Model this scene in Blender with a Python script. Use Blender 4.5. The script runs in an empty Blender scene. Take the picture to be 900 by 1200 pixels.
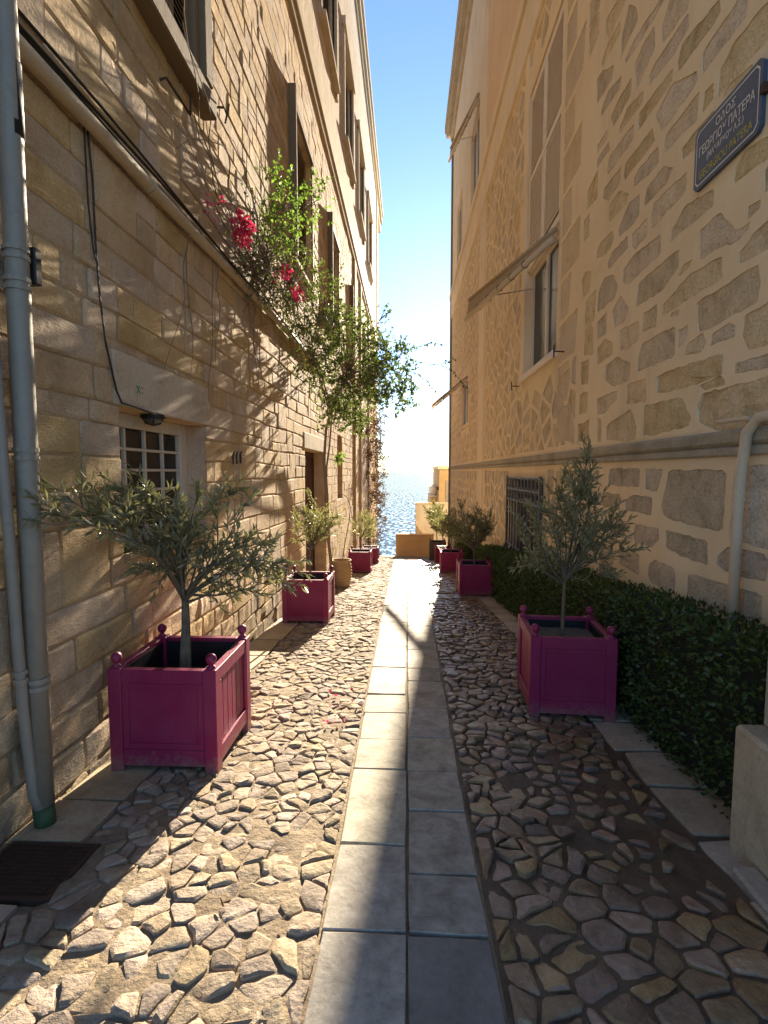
import bpy, bmesh, math, random
import numpy as np
from mathutils import Vector, noise
from mathutils.geometry import delaunay_2d_cdt
random.seed(7)
S = bpy.context.scene
COL = S.collection
# ------------------------------------------------------------------ camera, sky, sun, exposure
cam = bpy.data.cameras.new("camera"); cam.lens = 18.0; cam.sensor_width = 36.0
cam.clip_start = 0.05; cam.clip_end = 200000
camo = bpy.data.objects.new("camera", cam); COL.objects.link(camo)
camo.location = (0, 0, 1.6)
camo.rotation_euler = (math.radians(90 - 4.48), 0, math.radians(2.58))
S.camera = camo
SUN_AZ, SUN_EL = math.radians(5.5), math.radians(18.6)     # azimuth east of +Y
w = bpy.data.worlds.new("World"); S.world = w; w.use_nodes = True
nt = w.node_tree; nt.nodes.clear()
sky = nt.nodes.new('ShaderNodeTexSky'); sky.sky_type = 'NISHITA'; sky.sun_disc = False
sky.sun_elevation = SUN_EL; sky.sun_rotation = SUN_AZ
sky.air_density = 0.9; sky.dust_density = 0.05; sky.ozone_density = 3.2
bg = nt.nodes.new('ShaderNodeBackground'); bg.inputs['Strength'].default_value = 0.05
wo = nt.nodes.new('ShaderNodeOutputWorld')
nt.links.new(sky.outputs[0], bg.inputs[0]); nt.links.new(bg.outputs[0], wo.inputs[0])
sl = bpy.data.lights.new("sun", 'SUN'); sl.energy = 3.4; sl.angle = math.radians(0.5); sl.color = (1.0, 0.86, 0.66)
so = bpy.data.objects.new("sun", sl); COL.objects.link(so)
sd = Vector((math.sin(SUN_AZ)*math.cos(SUN_EL), math.cos(SUN_AZ)*math.cos(SUN_EL), math.sin(SUN_EL)))
so.rotation_euler = sd.to_track_quat('Z', 'Y').to_euler(); so.location = (3, 20, 25)
S.view_settings.view_transform = 'Standard'; S.view_settings.look = 'None'
S.view_settings.exposure = 2.6; S.view_settings.gamma = 1
S.render.engine = 'CYCLES'
S.cycles.use_denoising = True
S.cycles.max_bounces = 10; S.cycles.diffuse_bounces = 8; S.cycles.glossy_bounces = 3
S.cycles.transmission_bounces = 4; S.cycles.transparent_max_bounces = 4
S.cycles.sample_clamp_indirect = 6
# ------------------------------------------------------------------ helpers
def tag(o, label=None, cat=None, group=None, kind=None):
    if label: o['label'] = label
    if cat: o['category'] = cat
    if group: o['group'] = group
    if kind: o['kind'] = kind
    return o
def empty(name, loc=(0, 0, 0), rz=0, label=None, cat=None, group=None, kind=None):
    o = bpy.data.objects.new(name, None); COL.objects.link(o)
    o.location = loc; o.rotation_euler = (0, 0, rz)
    o.empty_display_size = 0.1
    return tag(o, label, cat, group, kind)
class MB:
    def __init__(self): self.v = []; self.f = []
    def add(self, vs, fs):
        n = len(self.v); self.v.extend([tuple(p) for p in vs]); self.f.extend([tuple(i + n for i in f) for f in fs]); return self
    def box(self, a, b):
        (x0, y0, z0), (x1, y1, z1) = a, b
        if x0 > x1: x0, x1 = x1, x0
        if y0 > y1: y0, y1 = y1, y0
        if z0 > z1: z0, z1 = z1, z0
        return self.add([(x0,y0,z0),(x1,y0,z0),(x1,y1,z0),(x0,y1,z0),(x0,y0,z1),(x1,y0,z1),(x1,y1,z1),(x0,y1,z1)],
            [(0,3,2,1),(4,5,6,7),(0,1,5,4),(1,2,6,5),(2,3,7,6),(3,0,4,7)])
    def bbox(self, a, b, r=0.005):
        """box with chamfered edges"""
        lo = [min(p, q) for p, q in zip(a, b)]; hi = [max(p, q) for p, q in zip(a, b)]
        r = min([r] + [(h - l) * .4 for l, h in zip(lo, hi)])
        bm = bmesh.new(); bmesh.ops.create_cube(bm, size=1)
        for v in bm.verts:
            v.co = Vector([lo[i] if v.co[i] < 0 else hi[i] for i in range(3)])
        bmesh.ops.bevel(bm, geom=list(bm.edges), offset=r, segments=1, affect='EDGES', profile=.5)
        bm.verts.index_update()
        self.add([v.co[:] for v in bm.verts], [[v.index for v in f.verts] for f in bm.faces]); bm.free(); return self
    def tube(self, pts, r, n=8, cap=True, r1=None):
        P = [Vector(p) for p in pts]; m = len(P); vs = []; fs = []
        ref = None
        for i in range(m):
            d = (P[min(i+1, m-1)] - P[max(i-1, 0)])
            d = d.normalized() if d.length > 1e-9 else Vector((0, 0, 1))
            if ref is None:
                a = Vector((0, 0, 1)) if abs(d.z) < .9 else Vector((1, 0, 0))
                ref = d.cross(a).normalized()
            ref = (ref - d * ref.dot(d)).normalized(); bn = d.cross(ref)
            rr = r if r1 is None else r + (r1 - r) * i / max(1, m - 1)
            for k in range(n):
                t = 2*math.pi*k/n; vs.append(P[i] + ref*math.cos(t)*rr + bn*math.sin(t)*rr)
        for i in range(m-1):
            for k in range(n):
                fs.append((i*n+k, i*n+(k+1) % n, (i+1)*n+(k+1) % n, (i+1)*n+k))
        if cap:
            fs.append(tuple(range(n-1, -1, -1))); fs.append(tuple((m-1)*n+k for k in range(n)))
        return self.add(vs, fs)
    def lathe(self, prof, c, n=14):
        vs = []; fs = []; m = len(prof)
        for r, z in prof:
            for k in range(n):
                t = 2*math.pi*k/n; vs.append((c[0]+r*math.cos(t), c[1]+r*math.sin(t), c[2]+z))
        for i in range(m-1):
            for k in range(n): fs.append((i*n+k, i*n+(k+1) % n, (i+1)*n+(k+1) % n, (i+1)*n+k))
        fs.append(tuple(range(n-1, -1, -1))); fs.append(tuple((m-1)*n+k for k in range(n)))
        return self.add(vs, fs)
    def torus(self, c, ax_u, ax_v, R, r, n=12, m=5):
        u = Vector(ax_u); v = Vector(ax_v); wv = u.cross(v); c = Vector(c); vs = []; fs = []
        for i in range(n):
            t = 2*math.pi*i/n; d = u*math.cos(t)+v*math.sin(t)
            for k in range(m):
                s = 2*math.pi*k/m; vs.append(c + d*(R+r*math.cos(s)) + wv*r*math.sin(s))
        for i in range(n):
            for k in range(m):
                fs.append((i*m+k, i*m+(k+1) % m, ((i+1) % n)*m+(k+1) % m, ((i+1) % n)*m+k))
        return self.add(vs, fs)
    def mesh(self, name, mat, smooth=False):
        me = bpy.data.meshes.new(name); me.from_pydata(self.v, [], self.f)
        if mat: me.materials.append(mat)
        if smooth: me.shade_smooth()
        if smooth == 'a': me.set_sharp_from_angle(angle=math.radians(24))
        return me
    def build(self, name, mat, parent=None, kind=None, smooth=False, fixn=False):
        me = self.mesh(name, mat, smooth)
        if fixn:
            bm = bmesh.new(); bm.from_mesh(me); bmesh.ops.recalc_face_normals(bm, faces=bm.faces); bm.to_mesh(me); bm.free()
        o = bpy.data.objects.new(name, me); COL.objects.link(o)
        if parent: o.parent = parent
        if kind: o['kind'] = kind
        return o
def copy_tree(o, parent=None):
    c = o.copy(); COL.objects.link(c)
    if parent: c.parent = parent
    for ch in list(o.children): copy_tree(ch, c)
    return c
# ------------------------------------------------------------------ materials
class G:
    def __init__(self, name):
        self.m = bpy.data.materials.new(name); self.m.use_nodes = True
        self.t = self.m.node_tree; self.t.nodes.clear()
        self.out = self.n('ShaderNodeOutputMaterial'); self.p = self.n('ShaderNodeBsdfPrincipled')
        self.l(self.p.outputs[0], self.out.inputs[0]); self.geo = self.n('ShaderNodeNewGeometry')
        self.pos = self.geo.outputs['Position']
    def n(self, t): return self.t.nodes.new(t)
    def l(self, a, b): self.t.links.new(a, b)
    def vec(self, scale=(1, 1, 1), rot=(0, 0, 0)):
        mp = self.n('ShaderNodeMapping'); mp.inputs['Scale'].default_value = scale; mp.inputs['Rotation'].default_value = rot
        self.l(self.pos, mp.inputs['Vector']); return mp.outputs[0]
    def noise(self, scale, detail=5, rough=.6, vec=None, dist=0):
        k = self.n('ShaderNodeTexNoise'); k.inputs['Scale'].default_value = scale; k.inputs['Detail'].default_value = detail
        k.inputs['Roughness'].default_value = rough; k.inputs['Distortion'].default_value = dist
        self.l(vec if vec else self.pos, k.inputs['Vector']); return k.outputs['Fac']
    def ramp(self, fac, stops):
        r = self.n('ShaderNodeValToRGB'); e = r.color_ramp.elements
        while len(e) < len(stops): e.new(.5)
        for el, (p, c) in zip(e, stops):
            el.position = p; el.color = (*c, 1) if len(c) == 3 else c
        self.l(fac, r.inputs[0]); return r.outputs[0]
    def math(self, op, a, b=None, c=None):
        k = self.n('ShaderNodeMath'); k.operation = op
        for i, x in enumerate((a, b, c)):
            if x is None: continue
            if isinstance(x, (int, float)): k.inputs[i].default_value = x
            else: self.l(x, k.inputs[i])
        return k.outputs[0]
    def mix(self, fac, a, b, mode='MIX'):
        k = self.n('ShaderNodeMix'); k.data_type = 'RGBA'; k.blend_type = mode
        for s, x in ((0, fac), (6, a), (7, b)):
            if isinstance(x, (int, float)): k.inputs[s].default_value = x
            elif isinstance(x, tuple): k.inputs[s].default_value = (*x, 1)
            else: self.l(x, k.inputs[s])
        return k.outputs[2]
    def island(self):
        oi = self.n('ShaderNodeObjectInfo')
        return self.math('FRACT', self.math('ADD', self.geo.outputs['Random Per Island'], oi.outputs['Random']))
    def hsv(self, col, h=None, s=None, v=None):
        k = self.n('ShaderNodeHueSaturation')
        for nm, x in (('Hue', h), ('Saturation', s), ('Value', v)):
            if x is None: continue
            if isinstance(x, (int, float)): k.inputs[nm].default_value = x
            else: self.l(x, k.inputs[nm])
        self.l(col, k.inputs['Color']); return k.outputs[0]
    def bump(self, h, dist, strength=1, prev=None):
        b = self.n('ShaderNodeBump'); b.inputs['Distance'].default_value = dist; b.inputs['Strength'].default_value = strength
        self.l(h, b.inputs['Height'])
        if prev: self.l(prev, b.inputs['Normal'])
        return b.outputs[0]
    def fin(self, col, rough=.8, nrm=None, metal=0, spec=.3):
        p = self.p
        if isinstance(col, tuple): p.inputs['Base Color'].default_value = (*col, 1)
        else: self.l(col, p.inputs['Base Color'])
        if isinstance(rough, (int, float)): p.inputs['Roughness'].default_value = rough
        else: self.l(rough, p.inputs['Roughness'])
        p.inputs['Metallic'].default_value = metal; p.inputs['Specular IOR Level'].default_value = spec
        if nrm: self.l(nrm, p.inputs['Normal'])
        return self.m
def stone(name, cols, vs=3, isl=.25, hue=.02, rough=.85, grain=60, gd=.004, lump=12, ld=.01, tool=0, spec=.25, pits=0):
    g = G(name)
    k = len(cols)
    c = g.ramp(g.noise(vs, 7, .65, dist=.4), [(.3 + .4*i/(k-1), cols[i]) for i in range(k)])
    r = g.island()
    r2 = g.math('FRACT', g.math('MULTIPLY', r, 7.31))
    c = g.hsv(c, h=g.math('MULTIPLY_ADD', r2, hue, .5-hue/2), s=g.math('MULTIPLY_ADD', r2, .4, .8), v=g.math('MULTIPLY_ADD', r, 2*isl, 1-isl))
    gr = g.noise(grain, 4, .7)
    c = g.mix(.6, c, g.ramp(gr, [(.3, (.62,.6,.58)), (.6, (1,1,1))]), 'MULTIPLY')
    dk = g.noise(vs*4, 6, .7, dist=1)
    c = g.mix(g.ramp(dk, [(.58, (0,0,0)), (.75, (.55,.55,.55))]), c, tuple(x*.45 for x in cols[0]))
    n = g.bump(g.noise(lump, 6, .62), ld)
    n = g.bump(gr, gd, 1, n)
    if tool:
        t = g.noise(1, 3, .6, g.vec((30, 22, 130), (math.radians(40), 0, 0)))
        n = g.bump(t, tool, 1, n)
    if pits:
        v = g.n('ShaderNodeTexVoronoi'); v.inputs['Scale'].default_value = 45; g.l(g.pos, v.inputs['Vector'])
        n = g.bump(g.ramp(v.outputs['Distance'], [(.0, (0,0,0)), (.35, (1,1,1))]), pits, 1, n)
    return g.fin(c, rough, n, 0, spec)
M = {}
M['ashlar'] = stone('ashlar_limestone', [(.45,.31,.175), (.62,.45,.268), (.70,.535,.345)], 2.6, .10, .012, .9, 70, .005, 16, .015, .009)
M['mortar'] = stone('lime_mortar', [(.40,.29,.18), (.56,.425,.27)], 4, 0, 0, .95, 90, .005, 20, .010)
M['rubble'] = stone('wall_stone', [(.49,.375,.225), (.70,.56,.365), (.78,.64,.45)], 5, .12, .012, .92, 50, .009, 18, .022, 0, .15, .006)
M['rubblelow'] = stone('plinth_stone', [(.40,.33,.235), (.62,.52,.385), (.72,.62,.48)], 6, .14, .012, .92, 50, .009, 18, .022, 0, .15, .008)
M['cobble'] = stone('cobble', [(.23,.17,.115), (.35,.275,.195), (.45,.37,.28)], 7, .26, .025, .85, 60, .004, 26, .012, 0, .3)
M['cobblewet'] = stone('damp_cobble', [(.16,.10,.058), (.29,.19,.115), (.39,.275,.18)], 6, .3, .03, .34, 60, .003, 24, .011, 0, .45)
M['bed'] = stone('earth_joint', [(.22,.17,.115), (.34,.27,.19)], 5, 0, 0, .95, 70, .006, 20, .012)
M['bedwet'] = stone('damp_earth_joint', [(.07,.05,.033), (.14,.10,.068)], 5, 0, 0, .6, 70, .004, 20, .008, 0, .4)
M['slab'] = stone('marble_slab', [(.23,.205,.165), (.37,.335,.275), (.48,.435,.36)], 7, .16, .015, .75, 34, .002, 9, .005, 0, .15)
M['slabdark'] = stone('slate_slab', [(.125,.12,.11), (.20,.19,.175), (.25,.24,.22)], 3, .1, .01, .6, 40, .0012, 8, .004, 0, .4)
M['kerb'] = stone('kerb_slab', [(.32,.255,.175), (.45,.37,.265), (.52,.44,.33)], 4, .15, .02, .75, 50, .002, 9, .005)
M['trim'] = stone('carved_trim', [(.42,.33,.21), (.54,.44,.30), (.60,.50,.36)], 2, .05, .01, .88, 50, .002, 8, .004)
M['ledge'] = stone('grey_ledge', [(.28,.25,.20), (.40,.36,.29), (.50,.42,.30)], 2.5, .08, .01, .85, 50, .002, 8, .005)
def grime(m):
    '''damp greenish-grey stains along the foot of a wall: patches of their own shape'''
    t = m.node_tree; p = [n for n in t.nodes if n.type == 'BSDF_PRINCIPLED'][0]; g = G.__new__(G); g.m = m; g.t = t
    g.geo = [n for n in t.nodes if n.type == 'NEW_GEOMETRY'][0]; g.pos = g.geo.outputs['Position']
    src = p.inputs['Base Color'].links[0].from_socket
    s = g.n('ShaderNodeSeparateXYZ'); g.l(g.pos, s.inputs[0])
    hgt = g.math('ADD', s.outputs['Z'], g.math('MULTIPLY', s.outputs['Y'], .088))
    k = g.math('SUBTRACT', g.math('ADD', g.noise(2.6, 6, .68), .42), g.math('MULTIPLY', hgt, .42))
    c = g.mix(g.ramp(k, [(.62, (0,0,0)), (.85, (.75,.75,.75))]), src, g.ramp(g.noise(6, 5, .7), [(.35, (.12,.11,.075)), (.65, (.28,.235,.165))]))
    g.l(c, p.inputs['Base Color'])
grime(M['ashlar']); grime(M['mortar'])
def plaster(name, c, c2, c3, b=.004):
    g = G(name)
    col = g.ramp(g.noise(.9, 7, .65, dist=.5), [(.32, c2), (.5, c), (.68, c3)])
    st = g.noise(1, 6, .7, g.vec((2.2, 2.2, .28)))
    col = g.mix(g.ramp(st, [(.55, (0,0,0)), (.8, (.4,.4,.4))]), col, tuple(x*.62 for x in c2))
    n = g.bump(g.noise(6, 5, .6), b*2.5); n = g.bump(g.noise(55, 4, .65), b*.6, 1, n)
    return g.fin(col, .92, n, 0, .2)
M['plaster'] = plaster('ochre_plaster', (.79,.635,.42), (.73,.575,.37), (.82,.68,.47))
M['quoin'] = stone('quoin_stone', [(.58,.45,.29), (.68,.54,.36), (.74,.60,.42)], 3, .06, .01, .92, 50, .006, 14, .012, 0, .15)
M['peach'] = plaster('peach_plaster', (.76,.55,.35), (.70,.49,.30), (.78,.59,.39))
M['cream'] = plaster('cream_plaster', (.76,.64,.47), (.69,.57,.41), (.79,.68,.52))
M['upper'] = plaster('pale_render', (.56,.46,.33), (.46,.36,.24), (.62,.53,.40), .008)
M['orange'] = plaster('orange_plaster', (.70,.45,.21), (.64,.40,.18), (.74,.49,.24))
M['yellow'] = plaster('yellow_plaster', (.50,.36,.20), (.45,.32,.17), (.54,.40,.23))
M['whitewash'] = plaster('whitewash', (.66,.60,.50), (.58,.52,.42), (.72,.66,.57))
def paint(name, c, rough=.45, b=.0008, wear=0, wearc=(.3,.25,.2), metal=0, spec=.4):
    g = G(name)
    col = g.ramp(g.noise(7, 6, .7), [(.3, tuple(x*.86 for x in c)), (.7, c)])
    if wear:
        col = g.mix(g.ramp(g.noise(18, 7, .75, dist=1), [(.62-wear*.2, (0,0,0)), (.72, (.8,.8,.8))]), col, wearc)
    r = g.math('MULTIPLY_ADD', g.noise(14, 4, .6), .3, rough-.12)
    return g.fin(col, r, g.bump(g.noise(1, 4, .6, g.vec((90, 90, 12))), b), metal, spec)
M['plum'] = paint('plum_paint', (.25,.012,.068), .45, .002, .5, (.17,.014,.045))
def splash(m):
    '''dust and soil splashes round the foot of a painted box'''
    t = m.node_tree; p = [n for n in t.nodes if n.type == 'BSDF_PRINCIPLED'][0]; g = G.__new__(G); g.m = m; g.t = t
    g.geo = [n for n in t.nodes if n.type == 'NEW_GEOMETRY'][0]; g.pos = g.geo.outputs['Position']
    src = p.inputs['Base Color'].links[0].from_socket
    tc = g.n('ShaderNodeTexCoord'); s = g.n('ShaderNodeSeparateXYZ'); g.l(tc.outputs['Object'], s.inputs[0])
    k = g.math('SUBTRACT', g.math('ADD', g.noise(30, 6, .75), .32), g.math('MULTIPLY', s.outputs['Z'], 2.6))
    c = g.mix(g.ramp(k, [(.50, (0,0,0)), (.75, (.6,.6,.6))]), src, (.23,.16,.12))
    f = g.noise(1.7, 4, .6)
    c = g.mix(g.ramp(f, [(.45, (0,0,0)), (.7, (.22,.22,.22))]), c, (.36,.10,.17))
    g.l(c, p.inputs['Base Color'])
splash(M['plum'])
M['plumdark'] = paint('faded_brown_paint', (.10,.075,.07), .6)
M['soil'] = stone('potting_soil', [(.02,.015,.01), (.05,.036,.024)], 9, 0, 0, .98, 60, .006, 24, .02)
M['liner'] = paint('black_liner', (.012,.012,.014), .5)
M['greysoil'] = stone('grey_grit', [(.10,.095,.08), (.17,.16,.14)], 9, 0, 0, .95, 90, .004, 24, .01)
M['whitepaint'] = paint('white_window_paint', (.62,.56,.46), .55, .001, .3, (.40,.33,.24))
M['creampaint'] = paint('cream_shutter_paint', (.78,.67,.52), .55, .001, .2, (.5,.4,.28))
M['greywood'] = paint('grey_window_wood', (.34,.31,.27), .65, .002, .5, (.22,.18,.14))
M['oldwood'] = paint('weathered_wood', (.20,.145,.085), .75, .003, .5, (.17,.12,.07))
M['maroon'] = paint('maroon_door_paint', (.085,.02,.025), .5)
M['iron'] = paint('wrought_iron', (.10,.105,.115), .45, .001, .2, (.2,.16,.12), .6, .5)
M['blackiron'] = paint('black_rubber', (.018,.017,.016), .5)
M['galv'] = paint('galvanised_steel', (.29,.265,.22), .55, .0008, .5, (.20,.185,.15), .15, .45)
M['pvc'] = paint('cream_pipe', (.62,.50,.35), .5, .0005, .2, (.45,.35,.24))
M['beigepipe'] = paint('buff_pipe_paint', (.50,.40,.27), .65, .002, .4, (.36,.28,.18))
M['greenband'] = paint('green_sleeve', (.045,.085,.035), .6, .001, .3, (.1,.09,.05))
M['rust'] = paint('rusty_iron', (.075,.045,.03), .7, .003, .4, (.13,.06,.03), .3)
M['canvas'] = paint('tan_canvas', (.42,.32,.21), .9, .003, .4, (.30,.22,.14))
M['bark'] = stone('olive_bark', [(.12,.095,.06), (.22,.18,.125)], 14, .1, 0, .95, 90, .004, 40, .008)
M['twig'] = paint('dry_twig', (.23,.17,.115), .9)
M['terra'] = paint('terracotta', (.46,.30,.14), .8, .003, .3, (.35,.24,.13))
M['signblue'] = paint('blue_enamel', (.045,.085,.16), .35, .0004, .35, (.16,.11,.08))
M['signwhite'] = paint('white_enamel', (.72,.72,.68), .4)
M['signyellow'] = paint('yellow_enamel', (.42,.40,.05), .4)
M['lampglass'] = paint('smoked_lamp_glass', (.10,.085,.06), .2)
M['cablemark'] = paint('dark_paint_mark', (.05,.04,.035), .9)
M['greenmark'] = paint('green_chalk', (.05,.25,.12), .9)
g = G('window_glass'); M['glass'] = g.fin(g.ramp(g.noise(3, 3), [(.3, (.02,.019,.016)), (.7, (.045,.042,.036))]), .15, g.bump(g.noise(5, 2), .002), 0, .12)
g = G('curtain'); M['curtain'] = g.fin(g.ramp(g.noise(1, 3, .5, g.vec((1, 60, .5))), [(.3, (.10,.085,.06)), (.7, (.17,.145,.11))]), .9)
def leafmat(name, a, b, trans, tw=.35, rough=.5, spec=.4):
    g = G(name)
    r = g.island()
    c = g.ramp(r, [(0, a), (1, b)])
    g.fin(c, rough, None, 0, spec)
    tr = g.n('ShaderNodeBsdfTranslucent')
    g.l(g.ramp(r, [(0, trans), (1, tuple(x*1.3 for x in trans))]), tr.inputs[0])
    mx = g.n('ShaderNodeMixShader'); mx.inputs[0].default_value = tw
    g.l(g.p.outputs[0], mx.inputs[1]); g.l(tr.outputs[0], mx.inputs[2]); g.l(mx.outputs[0], g.out.inputs[0])
    return g.m
M['olive'] = leafmat('olive_leaf', (.15,.145,.07), (.35,.33,.20), (.27,.27,.09), .4, .40, .55)
M['boug'] = leafmat('creeper_leaf', (.06,.085,.028), (.17,.20,.08), (.14,.20,.035), .38, .45)
M['bouglight'] = leafmat('young_creeper_leaf', (.06,.11,.022), (.11,.17,.045), (.18,.30,.04), .45, .5)
M['pink'] = leafmat('magenta_bract', (.52,.035,.09), (.70,.10,.19), (.48,.03,.09), .35, .7, .2)
M['hedge'] = leafmat('hedge_leaf', (.033,.055,.013), (.085,.12,.028), (.08,.14,.025), .25, .4, .4)
M['hedgecore'] = paint('hedge_inner_twigs', (.014,.018,.010), .95)
M['dryleaf'] = leafmat('dry_creeper_leaf', (.10,.065,.04), (.19,.12,.07), (.10,.055,.03), .25, .8, .1)
g = G('sea_water')
n1 = g.noise(1, 3, .55, g.vec((.55, .38, 1))); n2 = g.noise(1, 3, .6, g.vec((.05, .11, 1)))
M['sea'] = g.fin((.135, .185, .235), .9, g.bump(n2, .6, 1, g.bump(n1, .35, 1)), 0, 0)  # matt body colour also stands in for the averaged sky reflection
gl_ = g.n('ShaderNodeBsdfGlossy'); gl_.inputs['Roughness'].default_value = .06; gl_.inputs['Color'].default_value = (.75, .78, .8, 1)
g.l(g.bump(n2, .3, 1, g.bump(n1, .2, 1)), gl_.inputs['Normal'])
mk = g.ramp(g.noise(1, 4, .62, g.vec((.85, .30, 1))), [(.49, (0,0,0)), (.58, (.85,.85,.85))])      # sparkle pattern put in as noise patches of glossy water
mx = g.n('ShaderNodeMixShader'); g.l(mk, mx.inputs[0]); g.l(g.p.outputs[0], mx.inputs[1]); g.l(gl_.outputs[0], mx.inputs[2]); g.l(mx.outputs[0], g.out.inputs[0])
g = G('hillside'); M['hill'] = g.fin(g.ramp(g.noise(.4, 6), [(.3, (.10,.085,.05)), (.7, (.26,.21,.14))]), .95)
# ------------------------------------------------------------------ ground profile
GK = [(-60, 3.2), (-5, .3), (1.48, 0), (2.93, -.12), (6.9, -.447), (14.3, -1.23), (18.9, -1.8), (24.6, -2.53)]
GY = [a for a, b in GK]; GZ = [b for a, b in GK]
def gz(y):
    if y <= GY[0]: return GZ[0]
    for i in range(len(GY)-1):
        if y <= GY[i+1]:
            t = (y-GY[i])/(GY[i+1]-GY[i]); return GZ[i]+(GZ[i+1]-GZ[i])*t
    return GZ[-1] - (y-GY[-1])*.55
CAMP = Vector((0, 0, 1.6))
def chaikin(p, k=.25):
    out = []
    for i in range(len(p)):
        a = p[i]; b = p[(i+1) % len(p)]
        out += [(a[0]+(b[0]-a[0])*k, a[1]+(b[1]-a[1])*k), (a[0]+(b[0]-a[0])*(1-k), a[1]+(b[1]-a[1])*(1-k))]
    return out
def area(p):
    return abs(sum(p[i][0]*p[(i+1) % len(p)][1]-p[(i+1) % len(p)][0]*p[i][1] for i in range(len(p))))/2
def ccw(p):
    s = sum(p[i][0]*p[(i+1) % len(p)][1]-p[(i+1) % len(p)][0]*p[i][1] for i in range(len(p)))
    return p if s > 0 else p[::-1]
def cen(p): return (sum(a for a, b in p)/len(p), sum(b for a, b in p)/len(p))
def clip(poly, nx, ny, d):
    out = []
    for i in range(len(poly)):
        a = poly[i]; b = poly[(i+1) % len(poly)]
        da = a[0]*nx+a[1]*ny-d; db = b[0]*nx+b[1]*ny-d
        if da <= 0: out.append(a)
        if (da < 0 < db) or (db < 0 < da):
            t = da/(da-db); out.append((a[0]+(b[0]-a[0])*t, a[1]+(b[1]-a[1])*t))
    return out
def inset(poly, d):
    p = ccw(poly); q = p
    for i in range(len(p)):
        a = p[i]; b = p[(i+1) % len(p)]; ex, ey = b[0]-a[0], b[1]-a[1]; L = math.hypot(ex, ey)
        if L < 1e-6: continue
        nx, ny = ey/L, -ex/L
        q = clip(q, nx, ny, a[0]*nx+a[1]*ny-d)
        if len(q) < 3: return []
    r = []
    for v in q:
        if not r or math.hypot(v[0]-r[-1][0], v[1]-r[-1][1]) > .006: r.append(v)
    if len(r) > 2 and math.hypot(r[0][0]-r[-1][0], r[0][1]-r[-1][1]) < .006: r.pop()
    return r if len(r) > 2 else []
def voronoi(pts, box, cell):
    x0, x1, y0, y1 = box; grid = {}
    for i, p in enumerate(pts): grid.setdefault((int(p[0]//cell), int(p[1]//cell)), []).append(i)
    res = []
    for i, p in enumerate(pts):
        gx, gy = int(p[0]//cell), int(p[1]//cell); nb = []
        for a in range(-2, 3):
            for b in range(-2, 3): nb += grid.get((gx+a, gy+b), [])
        nb = sorted((((pts[j][0]-p[0])**2+(pts[j][1]-p[1])**2), j) for j in nb if j != i)
        poly = [(x0, y0), (x1, y0), (x1, y1), (x0, y1)]
        for d2, j in nb[:22]:
            q = pts[j]; nx, ny = q[0]-p[0], q[1]-p[1]
            poly = clip(poly, nx, ny, (q[0]**2+q[1]**2-p[0]**2-p[1]**2)/2)
            if len(poly) < 3: break
        res.append(poly if len(poly) > 2 else [])
    return res
def piece(mb, poly, to3, base, rim, top, ins, rough, seed, two=True):
    """one stone: skirt from base to rim, shoulder up to a rough top"""
    p = ccw(poly); n = len(p); c = cen(p); r = random.Random(seed)
    tx, ty = r.uniform(-1, 1)*rough*1.1, r.uniform(-1.2, 1.2)*rough
    sz = math.sqrt(area(p))+1e-4
    def tilt(q): return ((q[0]-c[0])*tx+(q[1]-c[1])*ty)/sz
    rings = []
    rings.append([to3(q[0], q[1], base) for q in p])
    sd_ = seed*2.37
    def nz(q): return noise.noise((q[0]*9, q[1]*9, sd_))+.5*noise.noise((q[0]*22, q[1]*22, sd_))
    rings.append([to3(q[0], q[1], rim+tilt(q)+nz(q)*rough*.5) for q in p])
    ks = (ins, .5) if two else (ins,)
    for k in ks:
        rg = []
        for q in p:
            L = math.hypot(q[0]-c[0], q[1]-c[1])
            f = max(0.05, 1-k/L) if k < .3 else 1-k
            s = (c[0]+(q[0]-c[0])*f, c[1]+(q[1]-c[1])*f)
            rg.append(to3(s[0], s[1], top+tilt(s)+nz(s)*rough))
        rings.append(rg)
    vs = [v for rg in rings for v in rg]; fs = []
    for a in range(len(rings)-1):
        for i in range(n):
            j = (i+1) % n; fs.append((a*n+i, a*n+j, (a+1)*n+j, (a+1)*n+i))
    vs.append(to3(c[0], c[1], top+nz(c)*rough)); k = len(vs)-1; o = (len(rings)-1)*n
    for i in range(n): fs.append((o+i, o+(i+1) % n, k))
    mb.add(vs, fs)
def pip(q, p):
    ins = False
    for i in range(len(p)):
        a = p[i]; b = p[i-1]
        if (a[1] > q[1]) != (b[1] > q[1]) and q[0] < (b[0]-a[0])*(q[1]-a[1])/(b[1]-a[1])+a[0]: ins = not ins
    return ins
def overlap(a, b):
    ax = [v[0] for v in a]; ay = [v[1] for v in a]; bx = [v[0] for v in b]; by = [v[1] for v in b]
    if max(ax) < min(bx) or max(bx) < min(ax) or max(ay) < min(by) or max(by) < min(ay): return False
    if any(pip(v, b) for v in a) or any(pip(v, a) for v in b) or pip(cen(a), b) or pip(cen(b), a): return True
    for i in range(len(a)):
        m = ((a[i][0]+a[i-1][0])/2, (a[i][1]+a[i-1][1])/2)
        if pip(m, b): return True
    for i in range(len(b)):
        m = ((b[i][0]+b[i-1][0])/2, (b[i][1]+b[i-1][1])/2)
        if pip(m, a): return True
    return False
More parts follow.
